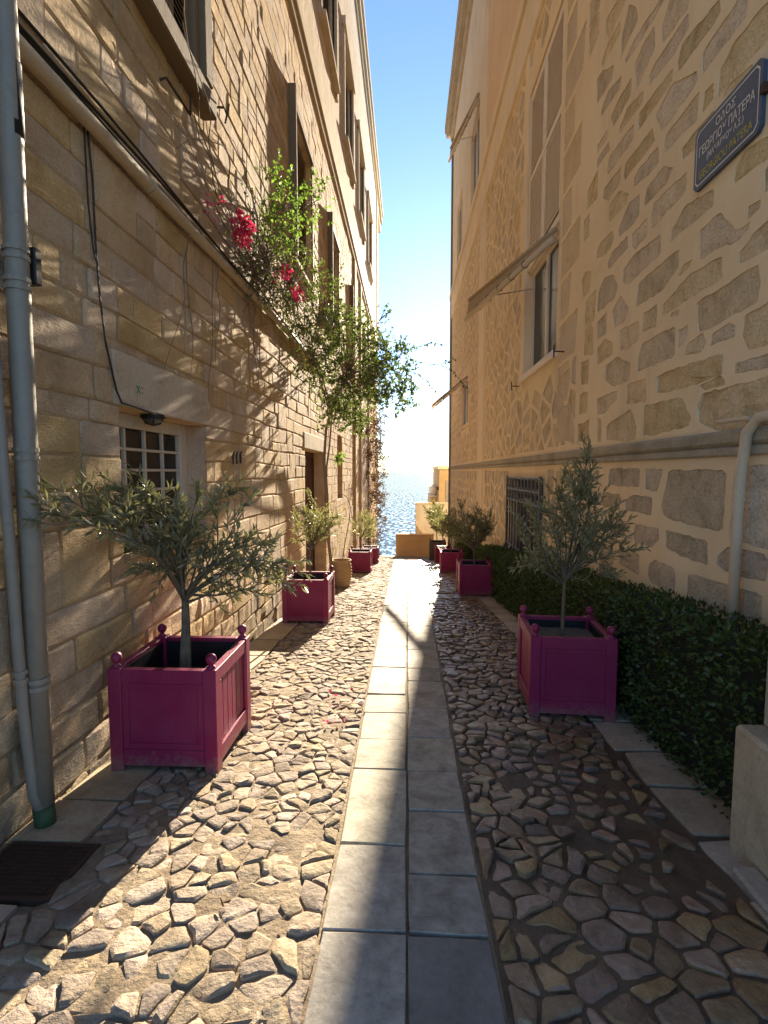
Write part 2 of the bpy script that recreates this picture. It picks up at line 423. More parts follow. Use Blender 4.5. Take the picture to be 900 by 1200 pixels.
def sheet(rect, holes, to3, mb):
    x0, x1, y0, y1 = rect
    V = [(x0, y0), (x1, y0), (x1, y1), (x0, y1)]; F = [[0, 1, 2, 3]]
    for h in holes:
        h = ccw(h); n = len(V); V += h; F.append(list(range(n, n+len(h))))
    r = delaunay_2d_cdt([Vector(v) for v in V], [], F, 1, 1e-5)
    vs = [to3(v[0], v[1]) for v in r[0]]
    fs = [f for f, o in zip(r[2], r[5]) if not any(k > 0 for k in o)]
    mb.add(vs, fs)
def split_largest(items, n=300):
    """items: (score, builder-args). returns the n that show largest, and the rest"""
    it = sorted(items, key=lambda t: -t[0]); return it[:n], it[n:]
POLY = [[[4.42,5.1],[4.32,5.19],[4.28,5.2],[3.99,4.97],[4.06,4.92],[4.4,4.97]],[[4.62,4.88],[4.54,4.91],[4.04,4.88],[4.02,4.77],[4.23,4.74],[4.61,4.8]],[[4.14,4.64],[4.09,4.72],[3.65,4.64],[3.63,4.55],[3.7,4.53],[4.13,4.56]],[[3.81,4.43],[3.77,4.45],[3.43,4.46],[3.34,4.44],[3.36,4.29],[3.8,4.3]],[[3.59,4.17],[3.46,4.23],[3.21,4.22],[3.07,4.18],[3.05,4.0],[3.32,4.01],[3.61,4.01]],[[4.91,5.19],[4.77,5.23],[4.57,5.22],[4.54,5.04],[4.87,4.95]],[[5.13,5.4],[4.93,5.42],[4.48,5.35],[4.42,5.29],[4.57,5.28],[5.11,5.35]],[[5.25,5.49],[5.23,5.68],[5.14,5.78],[5.1,5.83],[4.94,5.67],[4.9,5.54],[5.14,5.52]],[[5.74,5.82],[5.57,5.89],[5.3,5.85],[5.29,5.74],[5.74,5.77]],[[5.66,6.07],[5.64,6.16],[5.36,6.1],[5.17,5.94],[5.57,5.92]],[[5.87,5.75],[5.71,5.72],[5.41,5.55],[5.46,5.46],[5.85,5.5]],[[5.72,5.33],[5.53,5.4],[5.22,5.31],[5.25,5.22],[5.72,5.28]],[[5.45,5.1],[5.26,5.13],[4.99,5.13],[4.99,4.99],[5.37,4.96]],[[5.21,4.85],[5.04,4.91],[4.73,4.84],[4.73,4.75],[5.2,4.79]],[[4.8,4.64],[4.78,4.7],[4.23,4.65],[4.24,4.55],[4.79,4.56]],[[4.47,4.47],[4.21,4.53],[3.89,4.38],[3.87,4.31],[3.93,4.29],[4.34,4.27]],[[4.31,4.15],[4.27,4.21],[3.92,4.21],[3.84,4.21],[3.86,4.03],[3.98,4.06],[4.28,4.08]],[[3.78,4.07],[3.76,4.15],[3.67,4.14],[3.67,4.05],[3.77,4.04]],[[4.03,3.91],[4.03,3.96],[3.83,3.96],[3.65,3.96],[3.67,3.91],[3.82,3.86],[4.02,3.87]],[[3.55,3.97],[3.48,4.01],[3.28,3.97],[3.27,3.93]],[[5.49,4.63],[5.44,4.72],[5.15,4.7],[4.91,4.68],[4.9,4.55],[5.46,4.57]],[[5.08,4.35],[5.04,4.43],[4.53,4.41],[4.48,4.28],[5.05,4.29]],[[4.84,4.19],[4.75,4.22],[4.42,4.2],[4.41,4.07],[4.57,4.07],[4.84,4.12]],[[4.62,3.88],[4.58,3.97],[4.31,3.98],[4.16,3.89],[4.26,3.83],[4.6,3.84]],[[4.47,3.7],[4.44,3.78],[3.96,3.75],[3.96,3.63],[4.02,3.61],[4.46,3.59]],[[5.59,4.41],[5.55,4.48],[5.15,4.46],[5.16,4.33],[5.43,4.31]],[[5.41,4.18],[5.39,4.23],[5.18,4.25],[4.96,4.12],[5.01,4.05],[5.39,4.08]],[[5.79,4.9],[5.48,4.88],[5.45,4.79],[5.78,4.81]],[[5.8,5.04],[5.54,5.03],[5.51,4.96],[5.8,4.95]],[[3.38,3.39],[3.37,3.45],[3.29,3.5],[3.1,3.46],[3.01,3.43],[3.03,3.34],[3.38,3.37]],[[3.23,3.13],[3.23,3.15],[3.14,3.14],[3.14,3.1],[3.23,3.09]],[[3.11,3.28],[3.05,3.3],[3.0,3.17],[3.1,3.17]],[[4.14,3.35],[4.13,3.43],[3.94,3.51],[3.61,3.45],[3.61,3.34],[3.87,3.35]],[[3.72,3.06],[3.74,3.25],[3.51,3.25],[3.35,3.07],[3.22,3.06],[3.24,3.03],[3.32,3.0],[3.56,3.05],[3.68,3.04]],[[3.29,2.86],[3.29,2.92],[3.17,2.97],[3.06,2.99],[2.97,2.98],[2.96,2.84],[3.14,2.85]],[[4.84,3.71],[4.57,3.72],[4.55,3.58],[4.77,3.56],[4.83,3.61]],[[4.93,4.02],[4.73,3.99],[4.73,3.83],[4.87,3.8],[5.14,3.83],[5.16,3.9]],[[5.4,3.68],[5.29,3.74],[4.96,3.75],[4.93,3.63],[5.37,3.62]],[[5.71,3.93],[5.6,3.97],[5.31,3.95],[5.27,3.84],[5.44,3.8],[5.7,3.85]],[[5.02,3.39],[5.0,3.47],[4.77,3.51],[4.32,3.48],[4.31,3.32],[4.86,3.3],[5.01,3.35]],[[4.71,3.04],[4.67,3.23],[4.02,3.24],[4.02,3.11],[4.25,3.03]],[[4.0,3.05],[3.93,3.09],[3.84,3.09],[3.86,3.06],[3.97,3.04]],[[4.22,2.83],[4.21,2.91],[3.84,2.99],[3.48,2.97],[3.47,2.83],[3.56,2.83],[4.06,2.82]],[[3.71,2.59],[3.73,2.77],[3.13,2.78],[3.1,2.67],[3.12,2.57],[3.56,2.55],[3.69,2.56]],[[5.65,3.29],[5.64,3.48],[5.47,3.56],[5.25,3.51],[5.14,3.37],[5.2,3.28],[5.57,3.28]],[[5.24,3.17],[5.04,3.24],[4.87,3.08],[4.96,2.98],[5.17,3.0]],[[4.56,2.79],[4.55,2.94],[4.33,2.94],[4.33,2.77]],[[5.01,2.74],[5.03,2.93],[4.65,2.9],[4.64,2.75],[4.83,2.72]],[[5.64,3.17],[5.39,3.2],[5.39,2.99],[5.63,3.0]],[[4.64,2.47],[4.63,2.58],[4.55,2.69],[4.03,2.69],[4.02,2.46]],[[3.96,2.52],[3.97,2.64],[3.85,2.64],[3.86,2.55]],[[4.09,2.78],[4.07,2.8],[3.98,2.79],[3.99,2.76]],[[3.86,2.44],[3.83,2.51],[3.66,2.54],[3.61,2.46],[3.67,2.42]],[[3.55,2.43],[3.53,2.5],[3.37,2.52],[3.31,2.49],[3.31,2.43],[3.46,2.44]],[[3.22,2.41],[3.21,2.52],[3.02,2.53],[2.9,2.52],[2.89,2.3],[3.0,2.31],[3.16,2.32]],[[4.28,2.24],[4.27,2.36],[4.11,2.37],[3.42,2.35],[3.42,2.22],[3.61,2.21],[3.85,2.21],[4.07,2.21]],[[3.27,2.2],[3.27,2.26],[3.0,2.25],[2.88,2.24],[2.87,2.16],[2.99,2.18]],[[3.65,1.94],[3.68,2.03],[3.61,2.13],[3.34,2.12],[2.99,2.13],[2.9,2.13],[2.88,1.89],[3.02,1.84],[3.38,1.86]],[[3.65,2.19],[3.44,2.21],[3.39,2.18],[3.38,2.15],[3.59,2.15]],[[5.62,2.89],[5.41,2.94],[5.21,2.86],[5.21,2.75],[5.6,2.73]],[[5.37,2.53],[5.36,2.67],[5.08,2.69],[4.8,2.58],[4.8,2.43],[5.13,2.43]],[[4.83,2.22],[4.83,2.39],[4.47,2.38],[4.46,2.19]],[[5.57,2.37],[5.06,2.37],[5.07,2.29],[5.35,2.2],[5.55,2.2]],[[5.27,1.92],[5.29,2.06],[4.75,2.16],[4.62,1.99],[4.63,1.89],[4.78,1.88]],[[4.47,2.0],[4.47,2.16],[3.9,2.14],[3.76,1.99],[3.78,1.93],[4.28,1.9],[4.47,1.91]],[[5.55,2.16],[5.44,2.13],[5.42,1.92],[5.53,1.92]],[[5.21,1.47],[5.17,1.63],[4.52,1.63],[4.52,1.47]],[[4.41,1.46],[4.41,1.62],[4.12,1.62],[4.2,1.45]],[[5.31,1.24],[5.34,1.38],[4.92,1.39],[4.92,1.27]],[[4.77,1.26],[4.77,1.34],[4.6,1.39],[4.28,1.39],[4.29,1.24],[4.73,1.25]],[[4.11,1.33],[4.02,1.61],[3.32,1.61],[3.33,1.22],[3.93,1.24],[4.07,1.27]],[[3.25,1.19],[3.23,1.63],[2.94,1.63],[2.89,1.62],[2.85,1.18],[2.94,1.18],[3.1,1.19]],[[4.6,1.05],[4.54,1.14],[4.15,1.15],[4.14,1.06],[4.25,0.99],[4.57,0.99]],[[4.03,1.15],[3.49,1.14],[3.47,0.98],[3.8,0.99],[4.02,1.02]],[[4.9,0.87],[4.48,0.89],[4.46,0.71],[4.87,0.73]],[[4.29,0.74],[4.27,0.84],[4.16,0.89],[3.91,0.88],[3.87,0.83],[3.87,0.69],[4.23,0.69]],[[3.36,1.01],[3.35,1.06],[3.25,1.13],[2.95,1.14],[2.9,1.1],[2.92,0.99],[3.09,0.98],[3.28,0.98]],[[3.68,0.88],[2.94,0.91],[2.93,0.77],[3.05,0.74],[3.28,0.71],[3.69,0.7]],[[4.37,0.57],[4.11,0.58],[3.86,0.59],[3.84,0.53],[4.16,0.49]],[[3.73,0.59],[3.48,0.62],[3.27,0.61],[3.19,0.56],[3.65,0.44],[3.72,0.54]],[[5.1,0.99],[5.08,1.08],[4.76,1.13],[4.77,1.02],[4.91,0.99]],[[5.01,0.59],[4.71,0.59],[4.64,0.53],[4.96,0.48]]]
XL, XR = -1.8, 2.0
def inframe(p):
    q = Vector(p)-CAMP; r = camo.rotation_euler.to_matrix().transposed() @ q
    if r.z > -.2: return False
    return abs(r.x/-r.z*.5*2) < .8 and abs(r.y/-r.z) < 1.04
# ================================================================== THE STREET
ys = [-60, -30, -14] + [i*.35-5 for i in range(85)]
ys = [y for y in ys if y < 1.3] + [1.3+.05*i for i in range(134)] + [y for y in ys if 8.05 < y < 24.6] + [24.6]
xs = [-1.95, -1.6] + [-1.45+.05*i for i in range(56)] + [1.6, 2.2]
vs = []; fs = []
def bedz(x, y):
    if y > 8.05: return gz(y)-.008
    if abs(x) < .30 or x < -1.38 or x > 1.24: return gz(y)-.016
    n = noise.noise((x*7, y*7, 3.3))*.011+noise.noise((x*19, y*19, 1.3))*.006
    return gz(y)+((.003 if y < 2.4 else 0) if x < 0 else -.003 if y < 1.8 or x < .7 else -.008)+n
for y in ys:
    for x in xs: vs.append((x if y > 1.3 else (x*20 if abs(x) > 1.5 else x*1.6), y, bedz(x, y) if y > 1.3 else gz(y)-.02))
nx = len(xs)
for j in range(len(ys)-1):
    for i in range(nx-1): fs.append((j*nx+i, j*nx+i+1, (j+1)*nx+i+1, (j+1)*nx+i))
mb = MB(); mb.add([v for v in vs], fs)
street = mb.build('street', M['bed'], None, 'structure')
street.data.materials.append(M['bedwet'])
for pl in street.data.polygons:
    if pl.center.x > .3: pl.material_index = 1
def flat(x, y, h): return (x, y, gz(y)+h)
def edgeL(y): return -.302 - .0123*max(0, y-2.4)
def edgeR(y): return .297 + .0105*max(0, y-2.4)
# walkway slabs
jl = [-1.0, -.4, .25, .95, 1.68, 2.15, 2.82, 3.21, 3.66, 4.04, 4.78]; jr = [-.9, -.3, .4, 1.02, 1.67, 1.97, 2.42, 2.81, 3.26, 3.76, 4.39, 4.76, 5.43]
r = random.Random(3)
while jl[-1] < 24.2: jl.append(jl[-1]+r.uniform(.28, .55))
while jr[-1] < 24.2: jr.append(jr[-1]+r.uniform(.27, .52))
jl[-1] = jr[-1] = 24.55
def slab(poly, mat, name, h=.006, g=.006, seed=0):
    m = MB(); p = inset(poly, g)
    if not p: return
    rr = random.Random(seed); dh = rr.uniform(-.003, .003)
    n = len(p); c = cen(p)
    a, b = rr.uniform(-.006, .006), rr.uniform(-.006, .006)
    def hh(q, e): return h+dh+e+a*(q[0]-c[0])+b*(q[1]-c[1])
    r1 = [flat(q[0], q[1], -.05) for q in p]; r2 = [flat(q[0], q[1], hh(q, -.0025)) for q in p]
    p2 = [(c[0]+(q[0]-c[0])*.975, c[1]+(q[1]-c[1])*.985) for q in p]
    r3 = [flat(q[0], q[1], hh(q, 0)) for q in p2]
    f = []
    for k in range(2):
        for i in range(n): f.append((k*n+i, k*n+(i+1) % n, (k+1)*n+(i+1) % n, (k+1)*n+i))
    f.append(tuple(2*n+i for i in range(n)))
    m.add(r1+r2+r3, f); return m.build(name, mat, street)
def jag(p, s, k=.006):
    rr = random.Random(s); q = []
    for i in range(len(p)):
        a = p[i]; b = p[(i+1) % len(p)]
        q.append((a[0]+rr.uniform(-k, k), a[1]+rr.uniform(-k, k)))
        for t in (.33, .66): q.append((a[0]+(b[0]-a[0])*t+rr.uniform(-k, k)*.6, a[1]+(b[1]-a[1])*t+rr.uniform(-k, k)*.6))
    return q
for i in range(len(jl)-1):
    a, b = jl[i], jl[i+1]
    slab(jag([(edgeL(a), a), (.003, a), (.003, b), (edgeL(b), b)], i, .004), M['slab'], 'paving_slab', g=.004, seed=i)
for i in range(len(jr)-1):
    a, b = jr[i], jr[i+1]
    slab(jag([(.007, a), (edgeR(a), a), (edgeR(b), b), (.007, b)], 100+i, .004), M['slabdark'] if abs(b-1.67) < .01 else M['slab'], 'paving_slab', g=.004, seed=50+i)
# kerb slabs by the left wall and along the hedge
kl = [-4, -3.1, -2.2, -1.3, -.5, .3, 1.0, 1.74]
k2 = [2.09, 2.43, 3.35, 4.1, 4.62, 5.1, 5.75, 6.5]
while k2[-1] < 23.5: k2.append(k2[-1]+r.uniform(.5, .95))
for ks in (kl, k2):
    for i in range(len(ks)-1):
        slab(jag([(-1.785, ks[i]), (-1.435, ks[i]), (-1.435, ks[i+1]), (-1.785, ks[i+1])], 200+i, .008), M['kerb'], 'kerb_slab', .008, .008, i)
kr = [1.5, 1.93, 2.3, 2.72, 3.15, 3.6]
while kr[-1] < 14: kr.append(kr[-1]+r.uniform(.4, .8))
for i in range(len(kr)-1):
    slab(jag([(1.30, kr[i]), (1.66, kr[i]), (1.66, kr[i+1]), (1.30, kr[i+1])], 300+i, .014), M['kerb'], 'kerb_slab', -.002, .012, 90+i)
# cobbles
def seeds_rows(x0, x1, y0, y1, dxy, rnd, ju=.33, jv=.38, drop=0, extra=0):
    pts = []; y = y0
    while y < y1:
        dx, dy = dxy(y); x = x0 - rnd.uniform(0, dx); jv_ = jv
        while x < x1+dx*.5:
            q = (x+rnd.uniform(-ju, ju)*dx, y+rnd.uniform(-jv, jv)*dy)
            if x0-.03 < q[0] < x1+.03 and rnd.random() > drop:
                pts.append(q)
                if rnd.random() < extra: pts.append((q[0]+rnd.choice((-1, 1))*dx*rnd.uniform(.3, .5), q[1]+dy*rnd.uniform(-.5, .5)))
            x += dx*rnd.uniform(.7, 1.35)
        y += dy
    return pts
rc = random.Random(11)
cob = []
def dl(y): return (.125, .075) if y < 2.2 else ((.128, .064) if y < 4 else ((.14, .060) if y < 9 else (.22, .10)))
pl = seeds_rows(-1.42, -.31, .7, 24.4, dl, rc, .36, .34, .14, .3)
for p, poly in zip(pl, voronoi(pl, (-1.43, -.25, -1.3, 24.5), .34)):
    if not poly: continue
    poly = clip(poly, 1, .0123, -.308+.0123*2.4)
    if p[0] < -1.30 and 1.70 < p[1] < 2.12: continue
    if len(poly) < 3: continue
    q = inset(poly, rc.uniform(.003, .008))
    if not q or area(q) < .0010: continue
    cob.append((q, M['cobble'], rc.uniform(.001, .018), .0075))
def dr(y): return (.135, .082) if y < 2.0 else ((.14, .068) if y < 4 else ((.15, .062) if y < 9 else (.22, .10)))
pr = seeds_rows(.30, 1.31, .7, 24.4, dr, rc, .36, .34, .14, .3)
for p, poly in zip(pr, voronoi(pr, (.31, 1.30, -1.3, 24.5), .34)):
    if not poly: continue
    poly = clip(poly, -1, .0105, -.303+.0105*2.4)
    if len(poly) < 3: continue
    wide = 1.75 < p[1] < 3.15 and p[0] > .72+.12*math.sin(p[1]*4)
    if wide and rc.random() < .12: continue
    q = inset(poly, rc.uniform(.010, .026) if wide else rc.uniform(.005, .011))
    if not q or area(q) < .0014: continue
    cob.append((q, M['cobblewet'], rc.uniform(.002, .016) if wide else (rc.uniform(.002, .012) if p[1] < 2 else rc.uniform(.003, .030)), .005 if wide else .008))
items = []
for k, (q, m, h, rg) in enumerate(cob):
    c = cen(q); P = Vector((c[0], c[1], gz(c[1]))); d = (P-CAMP).length
    items.append(((area(q)*1.6/d**3) if inframe(P) else 0, k))
big, rest = split_largest(items)
def ragged(q, k):
    rr = random.Random(k*7+3); q = chaikin(q, .10); out = []
    for i in range(len(q)):
        a = q[i]; c = q[(i+1) % len(q)]; L = math.hypot(c[0]-a[0], c[1]-a[1]); out.append(a)
        n = int(L/.035)
        for j in range(1, n):
            t = j/n; d = rr.uniform(-.5, .35)*min(.016, L*.14); out.append((a[0]+(c[0]-a[0])*t+(c[1]-a[1])/L*d, a[1]+(c[1]-a[1])*t-(c[0]-a[0])/L*d))
    return out
def cobble(mbx, k, near):
    q, m, h, rg = cob[k]
    if near:
        q = ragged(q, k)
    piece(mbx, q, flat, -.05, h-.004, h, .012, rg, k, True)
for s, k in big:
    m = MB(); cobble(m, k, True); m.build('cobblestone', cob[k][1], street, smooth='a')
for mt in ('cobble', 'cobblewet'):
    m = MB()
    for s, k in rest:
        if cob[k][1] is M[mt]: cobble(m, k, cen(cob[k][0])[1] < 8)
    m.build('small_cobblestones', M[mt], street, 'stuff')
# stone kerb across the foot of the lane
m = MB(); m.bbox((-1.79, 24.4, -2.75), (1.95, 24.62, -2.46), .01); m.build('end_kerb', M['kerb'], street)
# slope below the lane and the sea
m = MB()
for i, (y, z) in enumerate([(24.6, -2.7), (26, -5), (34, -9), (48, -13), (60, -16)]):
    pass
prof = [(24.62, -2.8), (25.2, -5), (34, -9.5), (48, -13), (62, -17)]
m.add([(x, y, z) for y, z in prof for x in (-60, -20, 0, 20, 60)], [(j*5+i, j*5+i+1, (j+1)*5+i+1, (j+1)*5+i) for j in range(4) for i in range(4)])
m.build('shore_slope', M['hill'], None, 'structure')
m = MB(); m.add([(-120, -120, -3.2), (120, -120, -3.2), (120, 24.6, -3.2), (-120, 24.6, -3.2)], [(0, 1, 2, 3)])
m.build('ground', M['hill'], None, 'structure')
m = MB(); m.add([(-60000, 45, -14), (60000, 45, -14), (60000, 90000, -14), (-60000, 90000, -14)], [(0, 1, 2, 3)])
m.build('sea', M['sea'], None, 'structure')
# ================================================================== LEFT BUILDING
LB = empty('stone_building', (XL, 14, -1.2), 0, 'tall rough limestone building with squared block courses and vine on its wall', 'building')
inv = lambda o: o  # parts keep world coordinates through a parent inverse
def under(o, root):
    o.parent = root; o.matrix_parent_inverse = root_inv[root.name]; return o
root_inv = {}
def regroot(o):
    bpy.context.view_layer.update(); root_inv[o.name] = o.matrix_world.inverted()
regroot(LB)
cb = [-5.2+.235*i for i in range(22)]
cb = [z for z in cb if z < -.12] + [-.08, .12, .31, .50, .695, .88, 1.075, 1.30, 1.498, 1.69, 1.888, 2.012, 2.21, 2.40, 2.565, 2.75, 2.94, 3.13, 3.31, 3.50]
rz_ = random.Random(5)
while cb[-1] < 8.2: cb.append(cb[-1]+rz_.uniform(.17, .225))
cb.append(8.62)
def snap(z): return min(cb, key=lambda t: abs(t-z))
LHOLES = dict(window=(3.17, 4.53, snap(1.075), snap(2.012)), door=(9.0, 11.3, -1.3, snap(2.012)), niche=(13.2, 14.2, snap(.88), snap(2.565)),
    first=(3.50, 4.55, snap(4.8), snap(7.2)), second=(8.1, 9.9, snap(4.9), snap(7.3)), third=(11.9, 13.7, snap(4.9), snap(7.3)),
    fourth=(16.4, 18.2, snap(4.9), snap(7.3)), fifth=(20.9, 22.7, snap(4.9), snap(7.3)))
def rect(h): return [(h[0], h[2]), (h[1], h[2]), (h[1], h[3]), (h[0], h[3])]
m = MB()
sheet((0.9, 31, -8, 8.62), [rect(h) for h in LHOLES.values()], lambda y, z: (XL-.010, y, z), m)
under(m.build('wall', M['mortar']), LB)
# reveals
def reveals(mb, h, x0, x1, floor=True):
    y0, y1, z0, z1 = h
    mb.add([(x0, y0, z0), (x1, y0, z0), (x1, y0, z1), (x0, y0, z1)], [(0, 1, 2, 3)])
    mb.add([(x0, y1, z0), (x1, y1, z0), (x1, y1, z1), (x0, y1, z1)], [(3, 2, 1, 0)])
    mb.add([(x0, y0, z1), (x1, y0, z1), (x1, y1, z1), (x0, y1, z1)], [(0, 1, 2, 3)])
    mb.add([(x0, y0, z0), (x1, y0, z0), (x1, y1, z0), (x0, y1, z0)], [(3, 2, 1, 0)])
for k, h in LHOLES.items():
    m = MB(); reveals(m, h, XL-.010, XL-.42); under(m.build('reveal', M['ashlar']), LB)
m = MB()
m.box((-9, .9, -8), (XL-.42, 31, 18.2)); m.box((XL-.42, .9, -8), (XL-.02, .95, 18.2)); m.box((XL-.42, 30.95, -8), (XL-.02, 31, 18.2))
under(m.build('core', M['mortar']), LB)
blocks = []
occ, occ2 = [], []
rb = random.Random(21)
for ci in range(len(cb)-1):
    z0, z1 = cb[ci], cb[ci+1]
    if z1-z0 < .03: continue
    cuts = sorted((h[0], h[1]) for h in LHOLES.values() if h[2] < z1-.03 and h[3] > z0+.03)
    spans = []; y = 0.9
    for a, b in cuts: spans.append((y, a)); y = b
    spans.append((y, 31.0))
    for a, b in spans:
        y = a
        while y < b-.02:
            L = rb.choice((rb.uniform(.16, .3), rb.uniform(.32, .55), rb.uniform(.42, .8)))*(1.0 if z1-z0 > .15 else .8)
            if b-(y+L) < .14: L = b-y
            e = min(b, y+L); hit = [q for q in occ if q[0] < e-.02 and q[1] > y+.02]
            if hit:
                q = min(hit)
                if q[0] > y+.06: blocks.append((y, q[0], z0, z1, len(blocks)))
                y = q[1]; continue
            zt = z1
            if rb.random() < .10 and e-y < .6 and ci+2 < len(cb) and not any(h[0] < e+.03 and h[1] > y-.03 and h[2] < cb[ci+2]-.02 and h[3] > z1-.02 for h in LHOLES.values()):
                zt = cb[ci+2]; occ2.append((y, e))
            if z1 > gz(y)-.05 or y > 24.6: blocks.append((y, e, z0, zt, len(blocks)))
            y = e
    occ, occ2 = occ2, []
def warp(v):
    x, y, z = v; f = 1
    for h in LHOLES.values():
        dy = max(h[0]-y, 0, y-h[1]); dz = max(h[2]-z, 0, z-h[3]); f = min(f, math.hypot(dy, dz)/.35)
    return (x, y+.020*f*noise.noise((y*1.7, z*2.3, 4.1)), z+.030*f*noise.noise((y*.9, z*1.1, 8.7)))
def block(mb, b, lod):
    y0, y1, z0, z1, s = b; rr = random.Random(s*13+1)
    low = z1 < gz((y0+y1)/2)+.75
    g = rr.uniform(.0015, .0045) + (.003 if low else 0)
    y0 += g; y1 -= g; z0 += g*.8; z1 -= g*.8
    off = rr.uniform(-.004, .006)
    if lod == 2:
        x = XL+off
        mb.add([(XL-.03, y0, z0), (XL-.03, y1, z0), (XL-.03, y1, z1), (XL-.03, y0, z1), (x, y0+.006, z0+.006), (x, y1-.006, z0+.006), (x, y1-.006, z1-.006), (x, y0+.006, z1-.006)],
            [(4, 5, 6, 7), (0, 1, 5, 4), (1, 2, 6, 5), (2, 3, 7, 6), (3, 0, 4, 7)]); return
    nu, nv = (7, 5) if lod == 0 else (4, 4)
    e = rr.uniform(.010, .022)
    def axis(a, b2, n):
        L = b2-a; ee = min(e, L*.3)
        return [a]+[a+ee+(L-2*ee)*i/(n-3) for i in range(n-2)]+[b2]
    Y = axis(y0, y1, nu); Z = axis(z0, z1, nv); vs = []; fs = []
    am = .010 if low else .0045
    cy, cz = (y0+y1)/2, (z0+z1)/2
    wob = .012 if low else .006
    for j, z in enumerate(Z):
        for i, y in enumerate(Y):
            edge = (i in (0, nu-1)) + (j in (0, nv-1))
            nn = noise.noise((y*5+s*3.1, z*7, s*1.7))
            h = off + am*nn*1.4 + am*.7*noise.noise((y*16, z*16, s))
            yy, zz = y, z
            if edge:
                h = off - .009 + am*.5*nn
                k = wob*noise.noise((y*6, z*6, s+9.3))
                yy += (cy-y)/(abs(cy-y)+.05)*abs(k); zz += (cz-z)/(abs(cz-z)+.05)*abs(k)
                if edge == 2: yy += (cy-y)/abs(cy-y)*.008; zz += (cz-z)/abs(cz-z)*.008
            vs.append((XL+h, yy, zz))
    vs = [warp(v) for v in vs]
    for j in range(nv-1):
        for i in range(nu-1): fs.append((j*nu+i, j*nu+i+1, (j+1)*nu+i+1, (j+1)*nu+i))
    ring = [i for i in range(nu)]+[j*nu+nu-1 for j in range(1, nv)]+[(nv-1)*nu+i for i in range(nu-2, -1, -1)]+[j*nu for j in range(nv-2, 0, -1)]
    n0 = len(vs); n = len(ring)
    for k in ring: vs.append((XL-.04, vs[k][1], vs[k][2]))
    for i in range(n): fs.append((n0+i, n0+(i+1) % n, ring[(i+1) % n], ring[i]))
    mb.add(vs, fs)
items = []
for b in blocks:
    P = Vector((XL, (b[0]+b[1])/2, (b[2]+b[3])/2)); d = (P-CAMP).length
    items.append(((b[1]-b[0])*(b[3]-b[2])*1.8/d**3 if inframe(P) else 0, b))
big, rest = split_largest(items)
for s, b in big:
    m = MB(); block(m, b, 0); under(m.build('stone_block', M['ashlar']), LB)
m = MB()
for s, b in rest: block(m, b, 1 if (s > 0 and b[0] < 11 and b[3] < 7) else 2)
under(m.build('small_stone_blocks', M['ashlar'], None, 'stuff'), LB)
# lintel slab over the low window, big smooth stones
m = MB(); m.bbox((XL-.1, 3.10, 2.014), (XL+.012, 4.62, 2.35), .008); under(m.build('lintel', M['trim']), LB)
m = MB(); m.bbox((XL-.1, 8.9, 2.014), (XL+.016, 11.4, 2.30), .01); under(m.build('lintel', M['trim']), LB)
m = MB(); m.bbox((XL-.3, 8.98, -1.2), (XL+.02, 9.02, 2.012), .004)
# upper storey
UH = [(6.6, 8.6, 10.9, 13.6), (11.0, 13.2, 10.9, 13.6), (14.9, 17.1, 10.9, 13.6), (19.0, 21.2, 10.9, 13.6), (23.5, 25.7, 10.9, 13.6)]
m = MB(); sheet((0.9, 31, 8.62, 18.2), [rect(h) for h in UH], lambda y, z: (XL, y, z), m)
under(m.build('upper_wall', M['upper']), LB)
for h in UH:
    m = MB(); reveals(m, h, XL, XL-.42); under(m.build('reveal', M['upper']), LB)
m = MB(); m.bbox((XL-.05, 0.88, 8.60), (XL+.05, 31.05, 8.78), .01); m.bbox((XL-.05, 0.86, 8.782), (XL+.09, 31.09, 9.02), .015)
under(m.build('string_course', M['trim']), LB)
m = MB(); m.bbox((XL-.05, 0.88, 17.2), (XL+.06, 31.06, 17.55), .02); m.bbox((XL-.05, 0.86, 17.552), (XL+.14, 34.5, 18.0), .03); m.bbox((-9.1, .8, 18.002), (XL+.2, 34.6, 18.35), .03)
m.box((-9, 31.1, 17.0), (XL+.04, 34.4, 17.55))
under(m.build('cornice', M['trim']), LB)
for a in (0.88, 30.4):
    m = MB(); m.bbox((XL-.02, a, 9.03), (XL+.05, a+.6, 17.2), .01); under(m.build('quoin_strip', M['trim']), LB)
